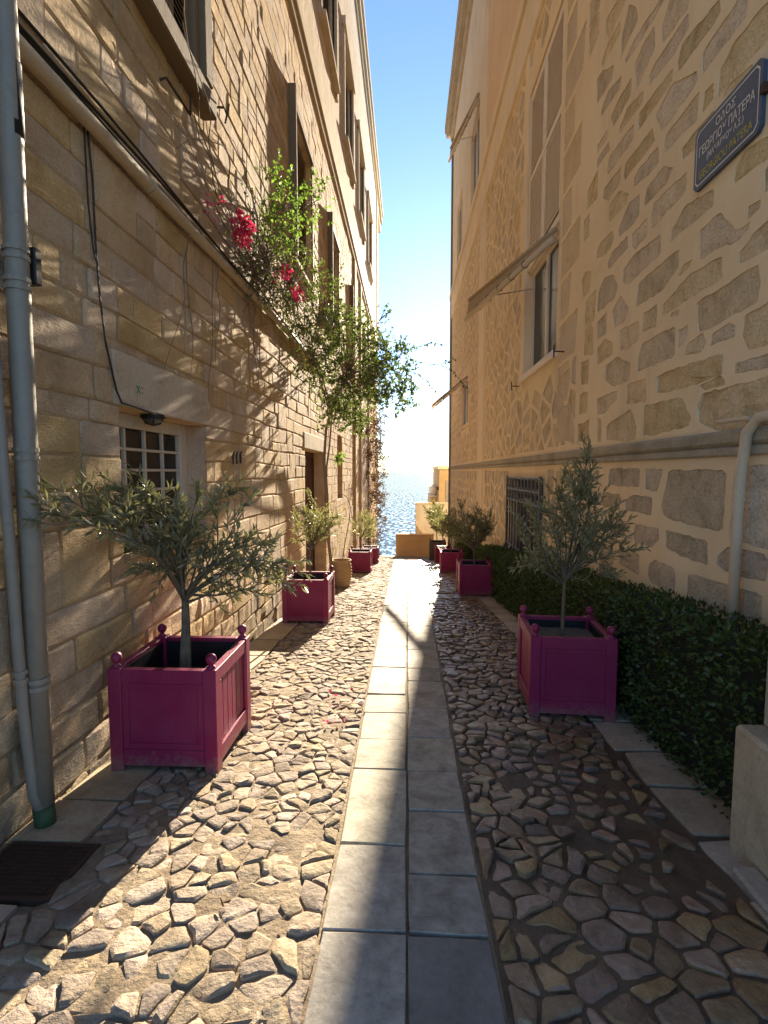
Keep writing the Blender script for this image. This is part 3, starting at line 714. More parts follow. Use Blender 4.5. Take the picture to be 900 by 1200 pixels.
for h in UH:
    wv = empty('window'); wv.parent = LB; wv.matrix_parent_inverse = root_inv[LB.name]; wv.location = (XL, h[0], h[2])
    root_inv['w'] = wv
    bpy.context.view_layer.update(); wi = wv.matrix_world.inverted()
    def sub(o, p=wv, i=wi): o.parent = p; o.matrix_parent_inverse = i; return o
    m = MB()
    m.bbox((XL-.05, h[0]-.16, h[2]-.2), (XL+.07, h[0], h[3]+.02)); m.bbox((XL-.05, h[1], h[2]-.2), (XL+.07, h[1]+.16, h[3]+.02)); m.bbox((XL-.05, h[0]-.22, h[3]+.022), (XL+.11, h[1]+.22, h[3]+.24), .01)
    sub(m.build('surround', M['upper']))
    m = MB(); m.bbox((XL-.2, h[0]+.001, h[2]-.11), (XL+.14, h[1]-.001, h[2]+.002), .01); sub(m.build('sill', M['trim']))
    m = MB()
    for a in (h[0]+.01, (h[0]+h[1])/2-.05, h[1]-.11): m.bbox((XL-.17, a, h[2]+.01), (XL-.1, a+.1, h[3]-.01))
    m.bbox((XL-.17, h[0]+.12, h[2]+.011), (XL-.105, h[1]-.12, h[2]+.1)); m.bbox((XL-.17, h[0]+.12, h[3]-.1), (XL-.105, h[1]-.12, h[3]-.011))
    sub(m.build('frame', M['greywood']))
    m = MB()
    z = h[2]+.12
    while z < h[3]-.12:
        m.add([(XL-.16, h[0]+.12, z), (XL-.16, h[1]-.12, z), (XL-.115, h[1]-.12, z-.05), (XL-.115, h[0]+.12, z-.05)], [(0, 1, 2, 3)]); z += .055
    sub(m.build('louvre', M['greywood'], None, 'stuff'))
    m = MB(); m.box((XL-.24, h[0]+.002, h[2]), (XL-.2, h[1]-.002, h[3]-.002)); sub(m.build('pane', M['glass']))
# low barred window
h = LHOLES['window']
W = empty('window'); W.parent = LB; W.location = Vector((XL, h[0], h[2]))-LB.location
def local_to(root):
    bpy.context.view_layer.update(); i = root.matrix_world.inverted()
    def f(o): o.parent = root; o.matrix_parent_inverse = i; return o
    return f
wl = local_to(W)
xf = XL-.17
m = MB()
m.bbox((xf-.07, h[0]+.001, h[2]+.001), (xf, h[0]+.09, h[3]-.001)); m.bbox((xf-.07, h[1]-.14, h[2]+.001), (xf, h[1]-.001, h[3]-.001))
m.bbox((xf-.07, h[0]+.092, h[3]-.10), (xf-.002, h[1]-.142, h[3]-.001)); m.bbox((xf-.07, h[0]+.092, h[2]+.001), (xf-.002, h[1]-.142, h[2]+.09))
wl(m.build('frame', M['whitepaint']))
m = MB(); m.bbox((xf-.1, h[0]+.001, h[2]-.04), (XL+.03, h[1]-.001, h[2]), .006); wl(m.build('sill', M['kerb']))
yy0, yy1, zz0, zz1 = h[0]+.09, h[1]-.14, h[2]+.09, h[3]-.10
for i in range(1, 4):
    y = yy0+(yy1-yy0)*i/4; m = MB(); m.bbox((xf-.045, y-.011, zz0), (xf-.013, y+.011, zz1), .003); wl(m.build('glazing_bar', M['whitepaint']))
for j in range(1, 5):
    z = zz0+(zz1-zz0)*j/5; m = MB(); m.bbox((xf-.043, yy0, z-.010), (xf-.010, yy1, z+.010), .003); wl(m.build('glazing_bar', M['whitepaint']))
for i in range(4):
    for j in range(5):
        m = MB(); y0 = yy0+(yy1-yy0)*i/4; y1 = yy0+(yy1-yy0)*(i+1)/4; z0 = zz0+(zz1-zz0)*j/5; z1 = zz0+(zz1-zz0)*(j+1)/5
        m.box((xf-.042, y0+.012, z0+.011), (xf-.037, y1-.012, z1-.011)); wl(m.build('pane', M['glass']))
m = MB(); m.box((xf-.14, h[0]+.12, h[2]+.1), (xf-.12, h[0]+.5, h[3]-.1)); m.box((xf-.14, h[1]-.42, h[2]+.1), (xf-.12, h[1]-.15, h[3]-.1)); wl(m.build('curtain', M['curtain']))
# door
h = LHOLES['door']
D = empty('door'); D.parent = LB; D.location = Vector((XL-.25, h[0], -1.0))-LB.location; dl_ = local_to(D)
m = MB()
m.bbox((XL-.34, h[0]+.001, -1.25), (XL-.26, h[0]+.1, 2.01)); m.bbox((XL-.34, h[1]-.1, -1.25), (XL-.26, h[1]-.001, 2.01)); m.bbox((XL-.34, h[0]+.102, 1.9), (XL-.262, h[1]-.102, 2.009))
dl_(m.build('frame', M['maroon']))
for a, b in ((h[0]+.11, (h[0]+h[1])/2-.004), ((h[0]+h[1])/2+.004, h[1]-.11)):
    m = MB(); m.bbox((XL-.33, a, -1.2), (XL-.285, b, 1.895))
    for z0, z1 in ((-.7, .3), (.42, 1.75)): m.bbox((XL-.29, a+.13, z0), (XL-.272, b-.13, z1), .012)
    dl_(m.build('leaf', M['maroon']))
m = MB(); m.bbox((XL-.4, h[0]+.001, -1.3), (XL-.05, h[1]-.001, gz(10.2)+.1), .01); dl_(m.build('threshold', M['kerb']))
# niche, back board
h = LHOLES['niche']; m = MB(); m.box((XL-.36, h[0]+.001, h[2]+.001), (XL-.3, h[1]-.001, h[3]-.001))
for z in (1.2, 1.75, 2.2): m.bbox((XL-.3, h[0]+.002, z), (XL-.285, h[1]-.002, z+.03))
under(m.build('shutter', M['oldwood']), LB)
# first floor shuttered windows
def shuttered(h, mat, fp=.12, first=False):
    Wn = empty('window'); Wn.parent = LB; Wn.location = Vector((XL, h[0], h[2]))-LB.location; f = local_to(Wn)
    m = MB()
    if first:
        m.bbox((XL-.1, 2.3, h[2]-.12), (XL+.13, h[1]+.12, h[2]+.05), .012); m.bbox((XL-.08, 2.3, h[2]+.052), (XL+.085, h[1]+.1, h[2]+.12), .01)
        m.bbox((XL-.1, h[1]-.06, h[2]+.122), (XL+.11, h[1]+.1, h[3]+.1), .01); m.bbox((XL-.1, h[1]-.16, h[2]+.122), (XL+.06, h[1]-.062, h[3]+.1), .01)
        m.bbox((XL-.1, 2.3, h[3]+.102), (XL+.13, h[1]+.12, h[3]+.25), .01)
    else:
        m.bbox((XL-.3, h[0]-.06, h[2]-.05), (XL+fp, h[0]-.001, h[3]+.1), .008)
        m.bbox((XL-.3, h[1]+.001, h[2]-.05), (XL+.02, h[1]+.06, h[3]+.02), .006)
        m.bbox((XL-.3, h[0]+.001, h[3]+.002), (XL+.04, h[1]+.1, h[3]+.1), .008)
    f(m.build('frame', mat))
    if not first:
        m = MB(); m.bbox((XL-.3, h[0]+.001, h[2]-.07), (XL+.07, h[1]-.001, h[2]), .008); f(m.build('sill', M['trim']))
    mid = (h[0]+h[1])/2
    for a, b in (((h[0]+.01, mid-.01), (mid+.01, h[1]-.01)) if not first else ((h[0]-.9, mid-.02), (mid+.0, h[1]-.17))):
        xo = XL-.12 if not first else XL+.005
        m = MB()
        for c0 in (a, b-.07): m.bbox((xo-.03, c0, h[2]+.01), (xo+.015, c0+.07, h[3]-.01), .004)
        for z in (h[2]+.011, (h[2]+h[3])/2, h[3]-.10): m.bbox((xo-.03, a+.071, z), (xo+.012, b-.071, z+.085), .004)
        s = f(m.build('shutter', mat))
        m = MB(); z = h[2]+.13
        while z < h[3]-.1:
            m.add([(xo-.024, a+.072, z+.04), (xo-.024, b-.072, z+.04), (xo+.008, b-.072, z), (xo+.008, a+.072, z), (xo-.03, a+.072, z+.034), (xo-.03, b-.072, z+.034), (xo+.002, b-.072, z-.006), (xo+.002, a+.072, z-.006)],
                [(0, 1, 2, 3), (7, 6, 5, 4), (3, 2, 6, 7), (0, 4, 5, 1)]); z += .05
        f(m.build('slats', mat, None, 'stuff'))
    m = MB(); m.box((XL-.27, h[0]+.002, h[2]+.001), (XL-.24, h[1]-.002, h[3]-.002)); f(m.build('pane', M['glass']))
    return f
bpy.context.view_layer.update()
f1 = shuttered(LHOLES['first'], M['oldwood'], first=True)
m = MB(); m.tube([(XL+.0, 3.85, 4.42), (XL+.05, 3.86, 4.44), (XL+.06, 4.25, 4.44), (XL+.06, 4.27, 4.62)], .010, 6); f1(m.build('bracket', M['rust']))
m = MB(); m.tube([(XL-.02, 4.72, 4.82), (XL+.16, 4.75, 4.83), (XL+.17, 4.80, 4.80), (XL+.17, 4.86, 4.93)], .010, 6); m.tube([(XL+.17, 4.80, 4.80), (XL+.17, 4.75, 4.70)], .009, 6); f1(m.build('holdback', M['rust']))
for k in ('second', 'third', 'fourth', 'fifth'): shuttered(LHOLES[k], M['oldwood'])
# wall paint marks
m = MB()
for i, (y, z) in enumerate([(5.22, 1.74), (5.33, 1.745), (5.45, 1.75)]):
    m.tube([(XL+.016, y+.03, z+.065), (XL+.016, y, z+.05), (XL+.016, y-.005, z-.06)], .011, 5)
    m.tube([(XL+.016, y+.02, z+.005), (XL+.016, y-.03, z)], .008, 5)
under(m.build('painted_mark', M['cablemark']), LB)
m = MB(); m.tube([(XL+.014, 3.36, 2.17), (XL+.014, 3.40, 2.12)], .0035, 4); m.tube([(XL+.014, 3.36, 2.12), (XL+.014, 3.395, 2.17)], .0035, 4)
for z in (2.13, 2.16): m.tube([(XL+.014, 3.425, z), (XL+.014, 3.435, z)], .004, 4)
under(m.build('painted_mark', M['greenmark']), LB)
# far pilasters
for a, b in ((17.4, 17.9), (19.6, 20.0), (23.6, 24.2)):
    m = MB(); m.bbox((XL-.05, a, -6), (XL+.06, b, 8.6), .01); under(m.build('pilaster', M['ashlar']), LB)
# ================================================================== RIGHT BUILDING
RB = empty('plastered_building', (XR, 12, -1), 0, 'tall ochre plastered building with irregular stones showing through its wall', 'building'); regroot(RB)
RH = dict(window=(7.15, 9.05, 3.2, 7.75), grille=(7.63, 9.97, -.75, 1.5))
UR = [(7.6, 9.6, 11.0, 13.6), (15.3, 17.2, 9.75, 12.1), (19.8, 21.7, 9.75, 12.1)]
FARW = (17.3, 19.2, 3.2, 4.8)
st = []
def swell(p, d):
    c = cen(p); return [(v[0]+(v[0]-c[0])/(math.hypot(v[0]-c[0], v[1]-c[1])+1e-6)*d, v[1]+(v[1]-c[1])/(math.hypot(v[0]-c[0], v[1]-c[1])+1e-6)*d) for v in p]
for p in POLY: st.append(('t', swell([tuple(q) for q in p], .011)))
def rag2(q, k, amp=.009):
    rr = random.Random(k*11+5); out = []
    for i in range(len(q)):
        a = q[i]; c = q[(i+1) % len(q)]; L = math.hypot(c[0]-a[0], c[1]-a[1]); out.append(a)
        n = int(L/.055)
        for j in range(1, n):
            t = j/n; d = rr.uniform(-1, .7)*min(amp, L*.07); out.append((a[0]+(c[0]-a[0])*t+(c[1]-a[1])/L*d, a[1]+(c[1]-a[1])*t-(c[0]-a[0])/L*d))
    return out
tr = [inset([(c[0]+(v[0]-c[0])*1.0, c[1]+(v[1]-c[1])*1.0) for v in p for c in [cen(p)]], -.0) or p for k, p in st]
def grow(p, d):
    c = cen(p); return [(v[0]+(v[0]-c[0])/(math.hypot(v[0]-c[0], v[1]-c[1])+1e-6)*d, v[1]+(v[1]-c[1])/(math.hypot(v[0]-c[0], v[1]-c[1])+1e-6)*d) for v in p]
trg = [grow(p, .022) for k, p in st]
rr_ = random.Random(33)
blk = [(6.27, 9.17, 3.02, 7.9), (13.62, 14.78, -9, 9), (7.5, 10.1, -3, 1.56), (17.2, 19.3, 3.1, 4.9)]
def okp(poly):
    xs_ = [v[0] for v in poly]; zs_ = [v[1] for v in poly]
    for b in blk:
        if max(xs_) > b[0] and min(xs_) < b[1] and max(zs_) > b[2] and min(zs_) < b[3]: return False
    for t in trg:
        if overlap(poly, t): return False
    return True
def field(y0, y1, z0, z1, dx, dz, gap, lo):
    pts = seeds_rows(y0, y1, z0, z1, lambda z: (dx, dz), rr_, .2, .17)
    for p, poly in zip(pts, voronoi(pts, (y0, y1, z0, z1), max(dx, dz)*1.35)):
        if not poly: continue
        q = inset(poly, gap*rr_.uniform(.6, 1.3))
        if not q or area(q) < .006: continue
        if max(v[1] for v in q) < gz(sum(v[0] for v in q)/len(q)): continue
        if okp(q): st.append(('l' if lo else 'u', q))
field(1.3, 5.42, 1.90, 8.45, .50, .30, .03, False)
z = 1.93
while z < 8.3:
    hh = rr_.uniform(.22, .33); y = 5.40+rr_.uniform(0, .05)
    while y < 6.04:
        ww = rr_.uniform(.22, .48); e = min(y+ww, 6.15)
        if e-y > .12:
            j = lambda s=.035: rr_.uniform(-s, s)
            q = [(y+j(), z+j()), (e+j(), z+j()), (e+.015+j(.015), z+hh*.5+j()), (e+j(), z+hh+j()), ((y+e)/2+j(), z+hh+.02+j()), (y+j(), z+hh+j())]
            if okp(q): st.append(('u', q))
        y = e+.055
    z += hh+.06
for i in range(12):
    z0 = 1.98+.53*i; a = 7.04-(.42 if i % 2 else .72)
    st.append(('q', [(a+rr_.uniform(-.05, .05), z0), (7.02, z0+rr_.uniform(-.02, .02)), (7.02, z0+.46), (a+rr_.uniform(-.05, .05), z0+.46+rr_.uniform(-.03, .03))]))
field(6.25, 13.6, 1.90, 8.45, .52, .28, .036, False)
field(14.8, 24, 1.90, 8.45, .50, .28, .036, False)
field(1.3, 5.6, -.6, 1.66, .42, .27, .035, True)
field(5.6, 24, -3.2, 1.66, .52, .29, .036, True)
st = [(k, rag2(ccw(chaikin(q, .07) if k != 'q' else q), i) if cen(q)[0] < 9 else q) for i, (k, q) in enumerate(st)]
m = MB()
def tp(y, z): return (XR, y, z)
sheet((1.3, 24, -8, 8.5), [p for k, p in st]+[rect(RH['window']), rect(RH['grille']), rect(FARW)], tp, m)
under(m.build('wall', M['plaster']), RB)
def onR(y, z, h): return (XR-h, y, z)
items = []
for i, (k, q) in enumerate(st):
    c = cen(q); P = Vector((XR, c[0], c[1])); d = (P-CAMP).length
    items.append((area(q)*2/d**3 if inframe(P) else 0, i))
big, rest = split_largest(items)
def rstone(mbx, i):
    k, q = st[i]; c = cen(q); rg = random.Random(i)
    lowz = c[1] < 1.75
    rough = .0035 if not lowz else .0045
    if c[1] > 1.85 and c[1] < 2.35 and k == 't' and area(q) > .08: rough = .012
    # reveal ring from the plaster face back to the sunk stone
    n = len(q); qq = ccw(q)
    a = [onR(v[0], v[1], .0005) for v in qq]; dep = .007
    q2 = inset(qq, .003) or qq
    piece(mbx, qq, onR, -.02, -dep, -dep*.55+rg.uniform(-.003, .003), min(.03, math.sqrt(area(q))*.12), rough, i, True)
def rmat(i): return M['quoin'] if st[i][0] == 'q' else M['rubblelow'] if cen(st[i][1])[1] < 1.75 else M['rubble']
for s, i in big:
    m = MB(); rstone(m, i); under(m.build('wall_stone', rmat(i)), RB)
for mt in ('rubble', 'rubblelow', 'quoin'):
    m = MB()
    if not any(rmat(i) is M[mt] for s, i in rest): continue
    for s, i in rest:
        if rmat(i) is M[mt]: rstone(m, i)
    under(m.build('small_wall_stones', M[mt], None, 'stuff'), RB)
m = MB()   # plaster edge returns round every stone
for k, q in st:
    q = ccw(q); n = len(q)
    vs = [(XR, a, b) for a, b in q]+[(XR+.02, a, b) for a, b in q]
    m.add(vs, [(i, (i+1) % n, n+(i+1) % n, n+i) for i in range(n)])
under(m.build('plaster_edge', M['plaster']), RB)
for h in (RH['window'], RH['grille'], FARW):
    m = MB(); reveals(m, h, XR, XR+.3); under(m.build('reveal', M['plaster']), RB)
m = MB(); m.box((XR+.3, 1.3, -8), (11, 24, 17)); m.box((XR+.01, 1.3, -8), (XR+.3, 1.35, 17)); m.box((XR+.01, 23.94, -8), (XR+.3, 23.995, 17))
under(m.build('core', M['plaster']), RB)
m = MB()
m.bbox((XR-.045, 1.28, 1.76), (XR+.02, 24.02, 1.855), .02); m.bbox((XR-.028, 1.29, 1.695), (XR+.02, 24.01, 1.758), .012)
under(m.build('string_course', M['ledge']), RB)
m = MB(); m.bbox((XR-.05, 1.28, 8.5), (XR+.02, 24.03, 9.35), .02); m.bbox((XR-.11, 1.25, 9.352), (XR+.02, 24.08, 9.58), .02)
under(m.build('belt_course', M['cream']), RB)
m = MB(); sheet((1.3, 13.75, 9.58, 17), [rect(UR[0])], tp, m); under(m.build('upper_wall', M['peach']), RB)
m = MB(); sheet((13.75, 24, 9.58, 17), [rect(h) for h in UR[1:]], lambda y, z: (XR-.001, y, z), m); under(m.build('upper_wall', M['cream']), RB)
for h in UR:
    m = MB(); reveals(m, h, XR, XR+.3); under(m.build('reveal', M['cream']), RB)
m = MB(); m.bbox((XR-.03, 13.7, -8), (XR+.02, 14.7, 1.694), .01); m.bbox((XR-.03, 13.7, 1.857), (XR+.02, 14.7, 8.498), .01); m.bbox((XR-.05, 13.66, 9.6), (XR+.02, 14.2, 16.2), .012)
under(m.build('pilaster', M['cream']), RB)
m = MB(); m.bbox((XR-.12, 1.25, 16.2), (XR+.02, 24.1, 16.5), .03); m.bbox((XR-.3, 1.1, 16.502), (11, 24.35, 16.72), .03); m.bbox((XR-.36, 1.05, 16.722), (11.1, 24.42, 17.1), .03)
under(m.build('eave', M['trim']), RB)
m = MB(); m.bbox((XR-.022, 9.07, 3.0), (XR+.01, 9.3, 8.49), .006); under(m.build('plaster_strip', M['plaster']), RB)
# tall shuttered window
h = RH['window']; W = empty('window'); W.parent = RB; W.location = Vector((XR, h[0], h[2]))-RB.location; wr = local_to(W)
mid = (h[0]+h[1])/2; zs = 4.95
def wshutter(a, b, z0, z1, x):
    m = MB()
    for c0 in (a, b-.08): m.bbox((x-.02, c0, z0), (x+.025, c0+.08, z1), .004)
    for z in (z0+.001, (z0+z1)/2, z1-.12): m.bbox((x-.018, a+.081, z), (x+.025, b-.081, z+.11), .004)
    s = wr(m.build('shutter', M['creampaint']))
    bpy.context.view_layer.update()
    z = z0+.16
    while z < z1-.12:
        sm = MB()
        if not ((z0+z1)/2-.04 < z < (z0+z1)/2+.12):
            sm.add([(x-.006, a+.082, z+.050), (x-.006, b-.082, z+.050), (x-.017, b-.082, z), (x-.017, a+.082, z), (x+.002, a+.082, z+.050), (x+.002, b-.082, z+.050), (x-.012, b-.082, z), (x-.012, a+.082, z)],
                [(0, 3, 2, 1), (4, 5, 6, 7), (3, 7, 6, 2), (0, 1, 5, 4)])
            wr(sm.build('slat', M['creampaint']))
        z += .0575
wshutter(h[0]+.02, mid-.01, zs, h[3]-.02, XR+.035); wshutter(mid+.01, h[1]-.02, zs, h[3]-.02, XR+.035)
m = MB()
for a in (h[0]+.001, mid-.05, h[1]-.091): m.bbox((XR+.1, a, h[2]+.03), (XR+.17, a+.09, zs), .006)
m.bbox((XR+.101, h[0]+.092, h[2]+.031), (XR+.168, h[1]-.092, h[2]+.12), .006); m.bbox((XR+.101, h[0]+.092, zs-.1), (XR+.168, h[1]-.092, zs-.001), .006)
m.bbox((XR+.05, h[0]+.001, zs-.05), (XR+.16, h[1]-.001, zs-.002), .006)
wr(m.build('frame', M['creampaint']))
for a, b in ((h[0]+.09, mid-.05), (mid+.04, h[1]-.09)):
    m = MB(); m.box((XR+.135, a, h[2]+.12), (XR+.142, b, zs-.1)); wr(m.build('pane', M['glass']))
    m = MB(); ny = 12
    vs = []
    for i in range(ny+1):
        y = a+(b-a)*i/ny*.8+.02; x = XR+.165+.014*math.sin(i*2.1); vs += [(x, y, h[2]+.12), (x, y, zs-.1)]
    m.add(vs, [(2*i, 2*i+2, 2*i+3, 2*i+1) for i in range(ny)]); wr(m.build('curtain', M['curtain'], smooth=True))
m = MB(); m.bbox((XR-.07, h[0]-.06, h[2]-.07), (XR+.2, h[1]+.06, h[2]+.028), .008); wr(m.build('sill', M['creampaint']))
for y in (6.78, 9.45):
    m = MB(); m.tube([(XR+.02, y, 3.13), (XR-.13, y, 3.14)], .010, 6); m.tube([(XR-.13, y, 3.06), (XR-.13, y, 3.22)], .010, 6); wr(m.build('shutter_catch', M['rust']))
for h in UR+[FARW]:
    Wn = empty('window'); Wn.parent = RB; Wn.location = Vector((XR, h[0], h[2]))-RB.location; f = local_to(Wn)
    m = MB()
    for a in (h[0]+.001, (h[0]+h[1])/2-.05, h[1]-.101): m.bbox((XR+.05, a, h[2]+.001), (XR+.12, a+.1, h[3]-.001), .006)
    m.bbox((XR+.051, h[0]+.102, h[2]+.002), (XR+.118, h[1]-.102, h[2]+.1)); m.bbox((XR+.051, h[0]+.102, h[3]-.1), (XR+.118, h[1]-.102, h[3]-.002))
    f(m.build('frame', M['creampaint']))
    m = MB(); m.box((XR+.09, h[0]+.1, h[2]+.1), (XR+.1, h[1]-.1, h[3]-.1)); f(m.build('pane', M['glass']))
    m = MB(); m.bbox((XR-.06, h[0]-.05, h[2]-.08), (XR+.1, h[1]+.05, h[2]), .008); f(m.build('sill', M['cream']))
# window behind the grille
h = RH['grille']; m = MB(); m.box((XR+.16, h[0]+.002, h[2]+.002), (XR+.2, h[1]-.002, h[3]-.002)); under(m.build('basement_window', M['glass']), RB)
GR = empty('window_grille', (XR-.06, 8.8, -.7), 0, 'dark wrought iron window grille with ring tops behind the hedge', 'window grille')
gl = local_to(GR)
for i in range(11):
    y = h[0]-.04+(h[1]-h[0]+.08)*i/10
    m = MB()
    pts = [(XR-.06, y, 1.50), (XR-.06, y, .25)] + [(XR-.06-.16*math.sin(t*math.pi), y, .25-.95*t) for t in (.15, .35, .55, .75, .9, 1)]
    m.tube(pts, .015, 6); gl(m.build('bar', M['iron']))
    if i < 10:
        ym = y+(h[1]-h[0]+.08)/20
        m = MB(); m.torus((XR-.06, ym, 1.40), (0, 1, 0), (0, 0, 1), .085, .011, 14, 5); m.torus((XR-.06, ym, 1.19), (0, 1, 0), (0, 0, 1), .075, .010, 14, 5)
        gl(m.build('ring', M['iron']))
for z in (1.50, 1.29, 1.09, .25, -.70):
    m = MB(); m.bbox((XR-.072, h[0]-.06, z-.014), (XR-.046, h[1]+.06, z+.014), .003); gl(m.build('rail', M['iron']))
for y in (h[0]-.06, h[1]+.06):
    m = MB(); m.bbox((XR-.08, y-.022, -.72), (XR-.036, y+.022, 1.53), .004); gl(m.build('post', M['iron']))
for z in (1.22, -.2):
    m = MB(); m.bbox((XR-.07, h[0]-.32, z), (XR-.045, h[0]-.084, z+.035), .003); gl(m.build('strap', M['iron']))
# gate pier and step at the near right
PI_ = empty('gate_pier', (1.75, 1.2, 0), 0, 'pale stone pier with a wide base beside the near end of hedge', 'pier'); pf = local_to(PI_)
m = MB(); m.bbox((1.44, .6, -.3), (1.995, 2.24, .50), .015); pf(m.build('base', M['kerb']))
m = MB(); m.bbox((1.545, .7, .502), (1.993, 2.22, 1.28), .012); pf(m.build('shaft', M['ledge']))
ST = MB(); ST.bbox((1.335, .6, -.2), (1.437, 2.05, -.01), .012); o = ST.build('stone_step', M['kerb']); tag(o, 'low stone step at the foot of the pale pier by the wet cobbles', 'step')
# drainpipes
def pipe(name, label, pts, r, mat, collars=(), n=14, extra=None, cat='pipe', group=None):
    P0 = empty(name, pts[-1], 0, label, cat, group); f = local_to(P0)
    m = MB(); m.tube(pts, r, n); f(m.build('tube', mat, smooth=True))
    for c, d in collars:
        c = Vector(c); d = Vector(d).normalized()
        m = MB()
        for k in (-.018, .018): m.tube([c+d*(k-.010), c+d*(k+.010)], r+.006, n)
        f(m.build('collar', mat, smooth=False))
    return f
f = pipe('drainpipe', 'thick grey galvanised drainpipe running down the near left wall', [(-1.71, 2.26, 8.4), (-1.71, 2.25, 3.2), (-1.715, 2.245, 1.6), (-1.72, 2.24, .02)], .047, M['galv'],
    [((-1.713, 2.247, 2.55), (0, 0, 1)), ((-1.714, 2.247, 2.42), (0, 0, 1)), ((-1.716, 2.245, 1.68), (0, 0, 1)), ((-1.718, 2.243, .62), (0, 0, 1))])
m = MB(); m.bbox((-1.80, 2.29, 2.44), (-1.66, 2.335, 2.60), .006); f(m.build('clamp', M['blackiron']))
m = MB(); m.tube([(-1.711, 2.255, 3.35), (-1.711, 2.255, 3.04)], .050, 14); f(m.build('dark_sleeve', M['blackiron'], smooth=True))
f = pipe('conduit', 'slim grey conduit beside the thick drainpipe with green sleeve at its foot', [(-1.74, 2.12, 2.3), (-1.74, 2.14, 1.6), (-1.74, 2.175, .5), (-1.735, 2.20, .1), (-1.70, 2.215, -.02)], .024, M['galv'],
    [((-1.74, 2.17, .68), (0, 0, 1))], 10)
m = MB(); m.tube([(-1.70, 2.215, .03), (-1.695, 2.216, -.07)], .045, 14); f(m.build('sleeve', M['greenband'], smooth=True))
f = pipe('wall_pipe', 'long buff pipe running level along the upper left wall under cables', [(-1.75, 0.95, 3.48), (-1.75, 2.0, 3.50), (-1.75, 4.0, 3.54), (-1.75, 7.0, 3.63), (-1.76, 10.5, 3.70)], .042, M['beigepipe'],
    [((-1.75, 3.55, 3.53), (0, 1, .02)), ((-1.75, 6.0, 3.60), (0, 1, .02))])
CA = empty('cable', (-1.76, 3, 3.6), 0, 'black cables strung above the buff wall pipe and hanging down to the lamp', 'cable'); cf = local_to(CA)
rcb = random.Random(4)
m = MB()
for k in range(3):
    m.tube([(-1.765+.012*k, y, 3.60+.018*k+.012*(y-2)+.018*math.sin(y*1.3+k*2)) for y in [x*.4+1.0 for x in range(23)]], .009 if k else .013, 6)
cf(m.build('strand', M['blackiron']))
m = MB(); pts = [(-1.785, 2.93, 3.52), (-1.78, 2.95, 3.25), (-1.78, 2.955, 2.9), (-1.78, 2.975, 2.6), (-1.782, 3.02, 2.35), (-1.782, 3.11, 2.1), (-1.78, 3.16, 2.03), (-1.785, 3.4, 2.02), (-1.77, 3.58, 2.0)]
m.tube(pts, .006, 6); m.tube([(-1.785, 2.90, 3.50), (-1.78, 2.90, 3.1), (-1.78, 2.93, 2.86), (-1.78, 2.955, 2.8)], .005, 6); cf(m.build('drop', M['blackiron']))
LA = empty('bulkhead_lamp', (-1.80, 3.66, 1.96), 0, 'small dark oval bulkhead lamp under the lintel of white barred window', 'lamp'); lf = local_to(LA)
LX, LY, LZ = -1.835, 3.66, 1.985
m = MB(); m.lathe([(.0, -.004), (.075, -.004), (.085, .0), (.085, .024), (.0, .026)], (LX, LY, LZ), 20); lf(m.build('housing', M['blackiron']))
m = MB(); m.lathe([(.0, -.048), (.03, -.045), (.055, -.033), (.070, -.014), (.074, -.004)], (LX, LY, LZ), 20); lf(m.build('globe', M['lampglass'], smooth=True))
m = MB()
for a in (0, math.pi/3, 2*math.pi/3):
    m.tube([(LX+math.cos(a)*R, LY+math.sin(a)*R, LZ+z) for R, z in ((-.078, -.004), (-.06, -.036), (0, -.053), (.06, -.036), (.078, -.004))], .003, 5)
lf(m.build('guard', M['blackiron']))
f = pipe('drainpipe', 'cream painted drainpipe with an elbow on the right wall above the hedge', [(1.99, 2.72, 1.905), (1.955, 2.80, 1.905), (1.93, 2.93, 1.90), (1.925, 3.02, 1.82), (1.93, 3.06, 1.60), (1.93, 3.07, 1.40), (1.93, 3.07, .2)], .030, M['pvc'],
    [((1.93, 3.07, 1.46), (0, 0, 1)), ((1.93, 3.07, .62), (0, 0, 1))])
m = MB(); m.tube([(1.935, 3.03, 1.905), (1.935, 3.32, 1.91)], .014, 8); f(m.build('spur', M['pvc']))
pipe('drainpipe', 'thin pale drainpipe down the far corner of the ochre building', [(1.96, 23.9, 16.2), (1.96, 23.9, 1.0), (1.96, 23.9, -2.4)], .05, M['galv'], [((1.96, 23.9, 6.2), (0, 0, 1)), ((1.96, 23.9, 1.6), (0, 0, 1)), ((1.96, 23.9, 9.0), (0, 0, 1))], 8)
pipe('conduit', 'thin conduit on the ochre wall beside the far hedge', [(1.97, 13.5, .6), (1.93, 13.5, .62), (1.93, 13.5, .5), (1.95, 13.5, -1.1)], .022, M['pvc'], (), 6)
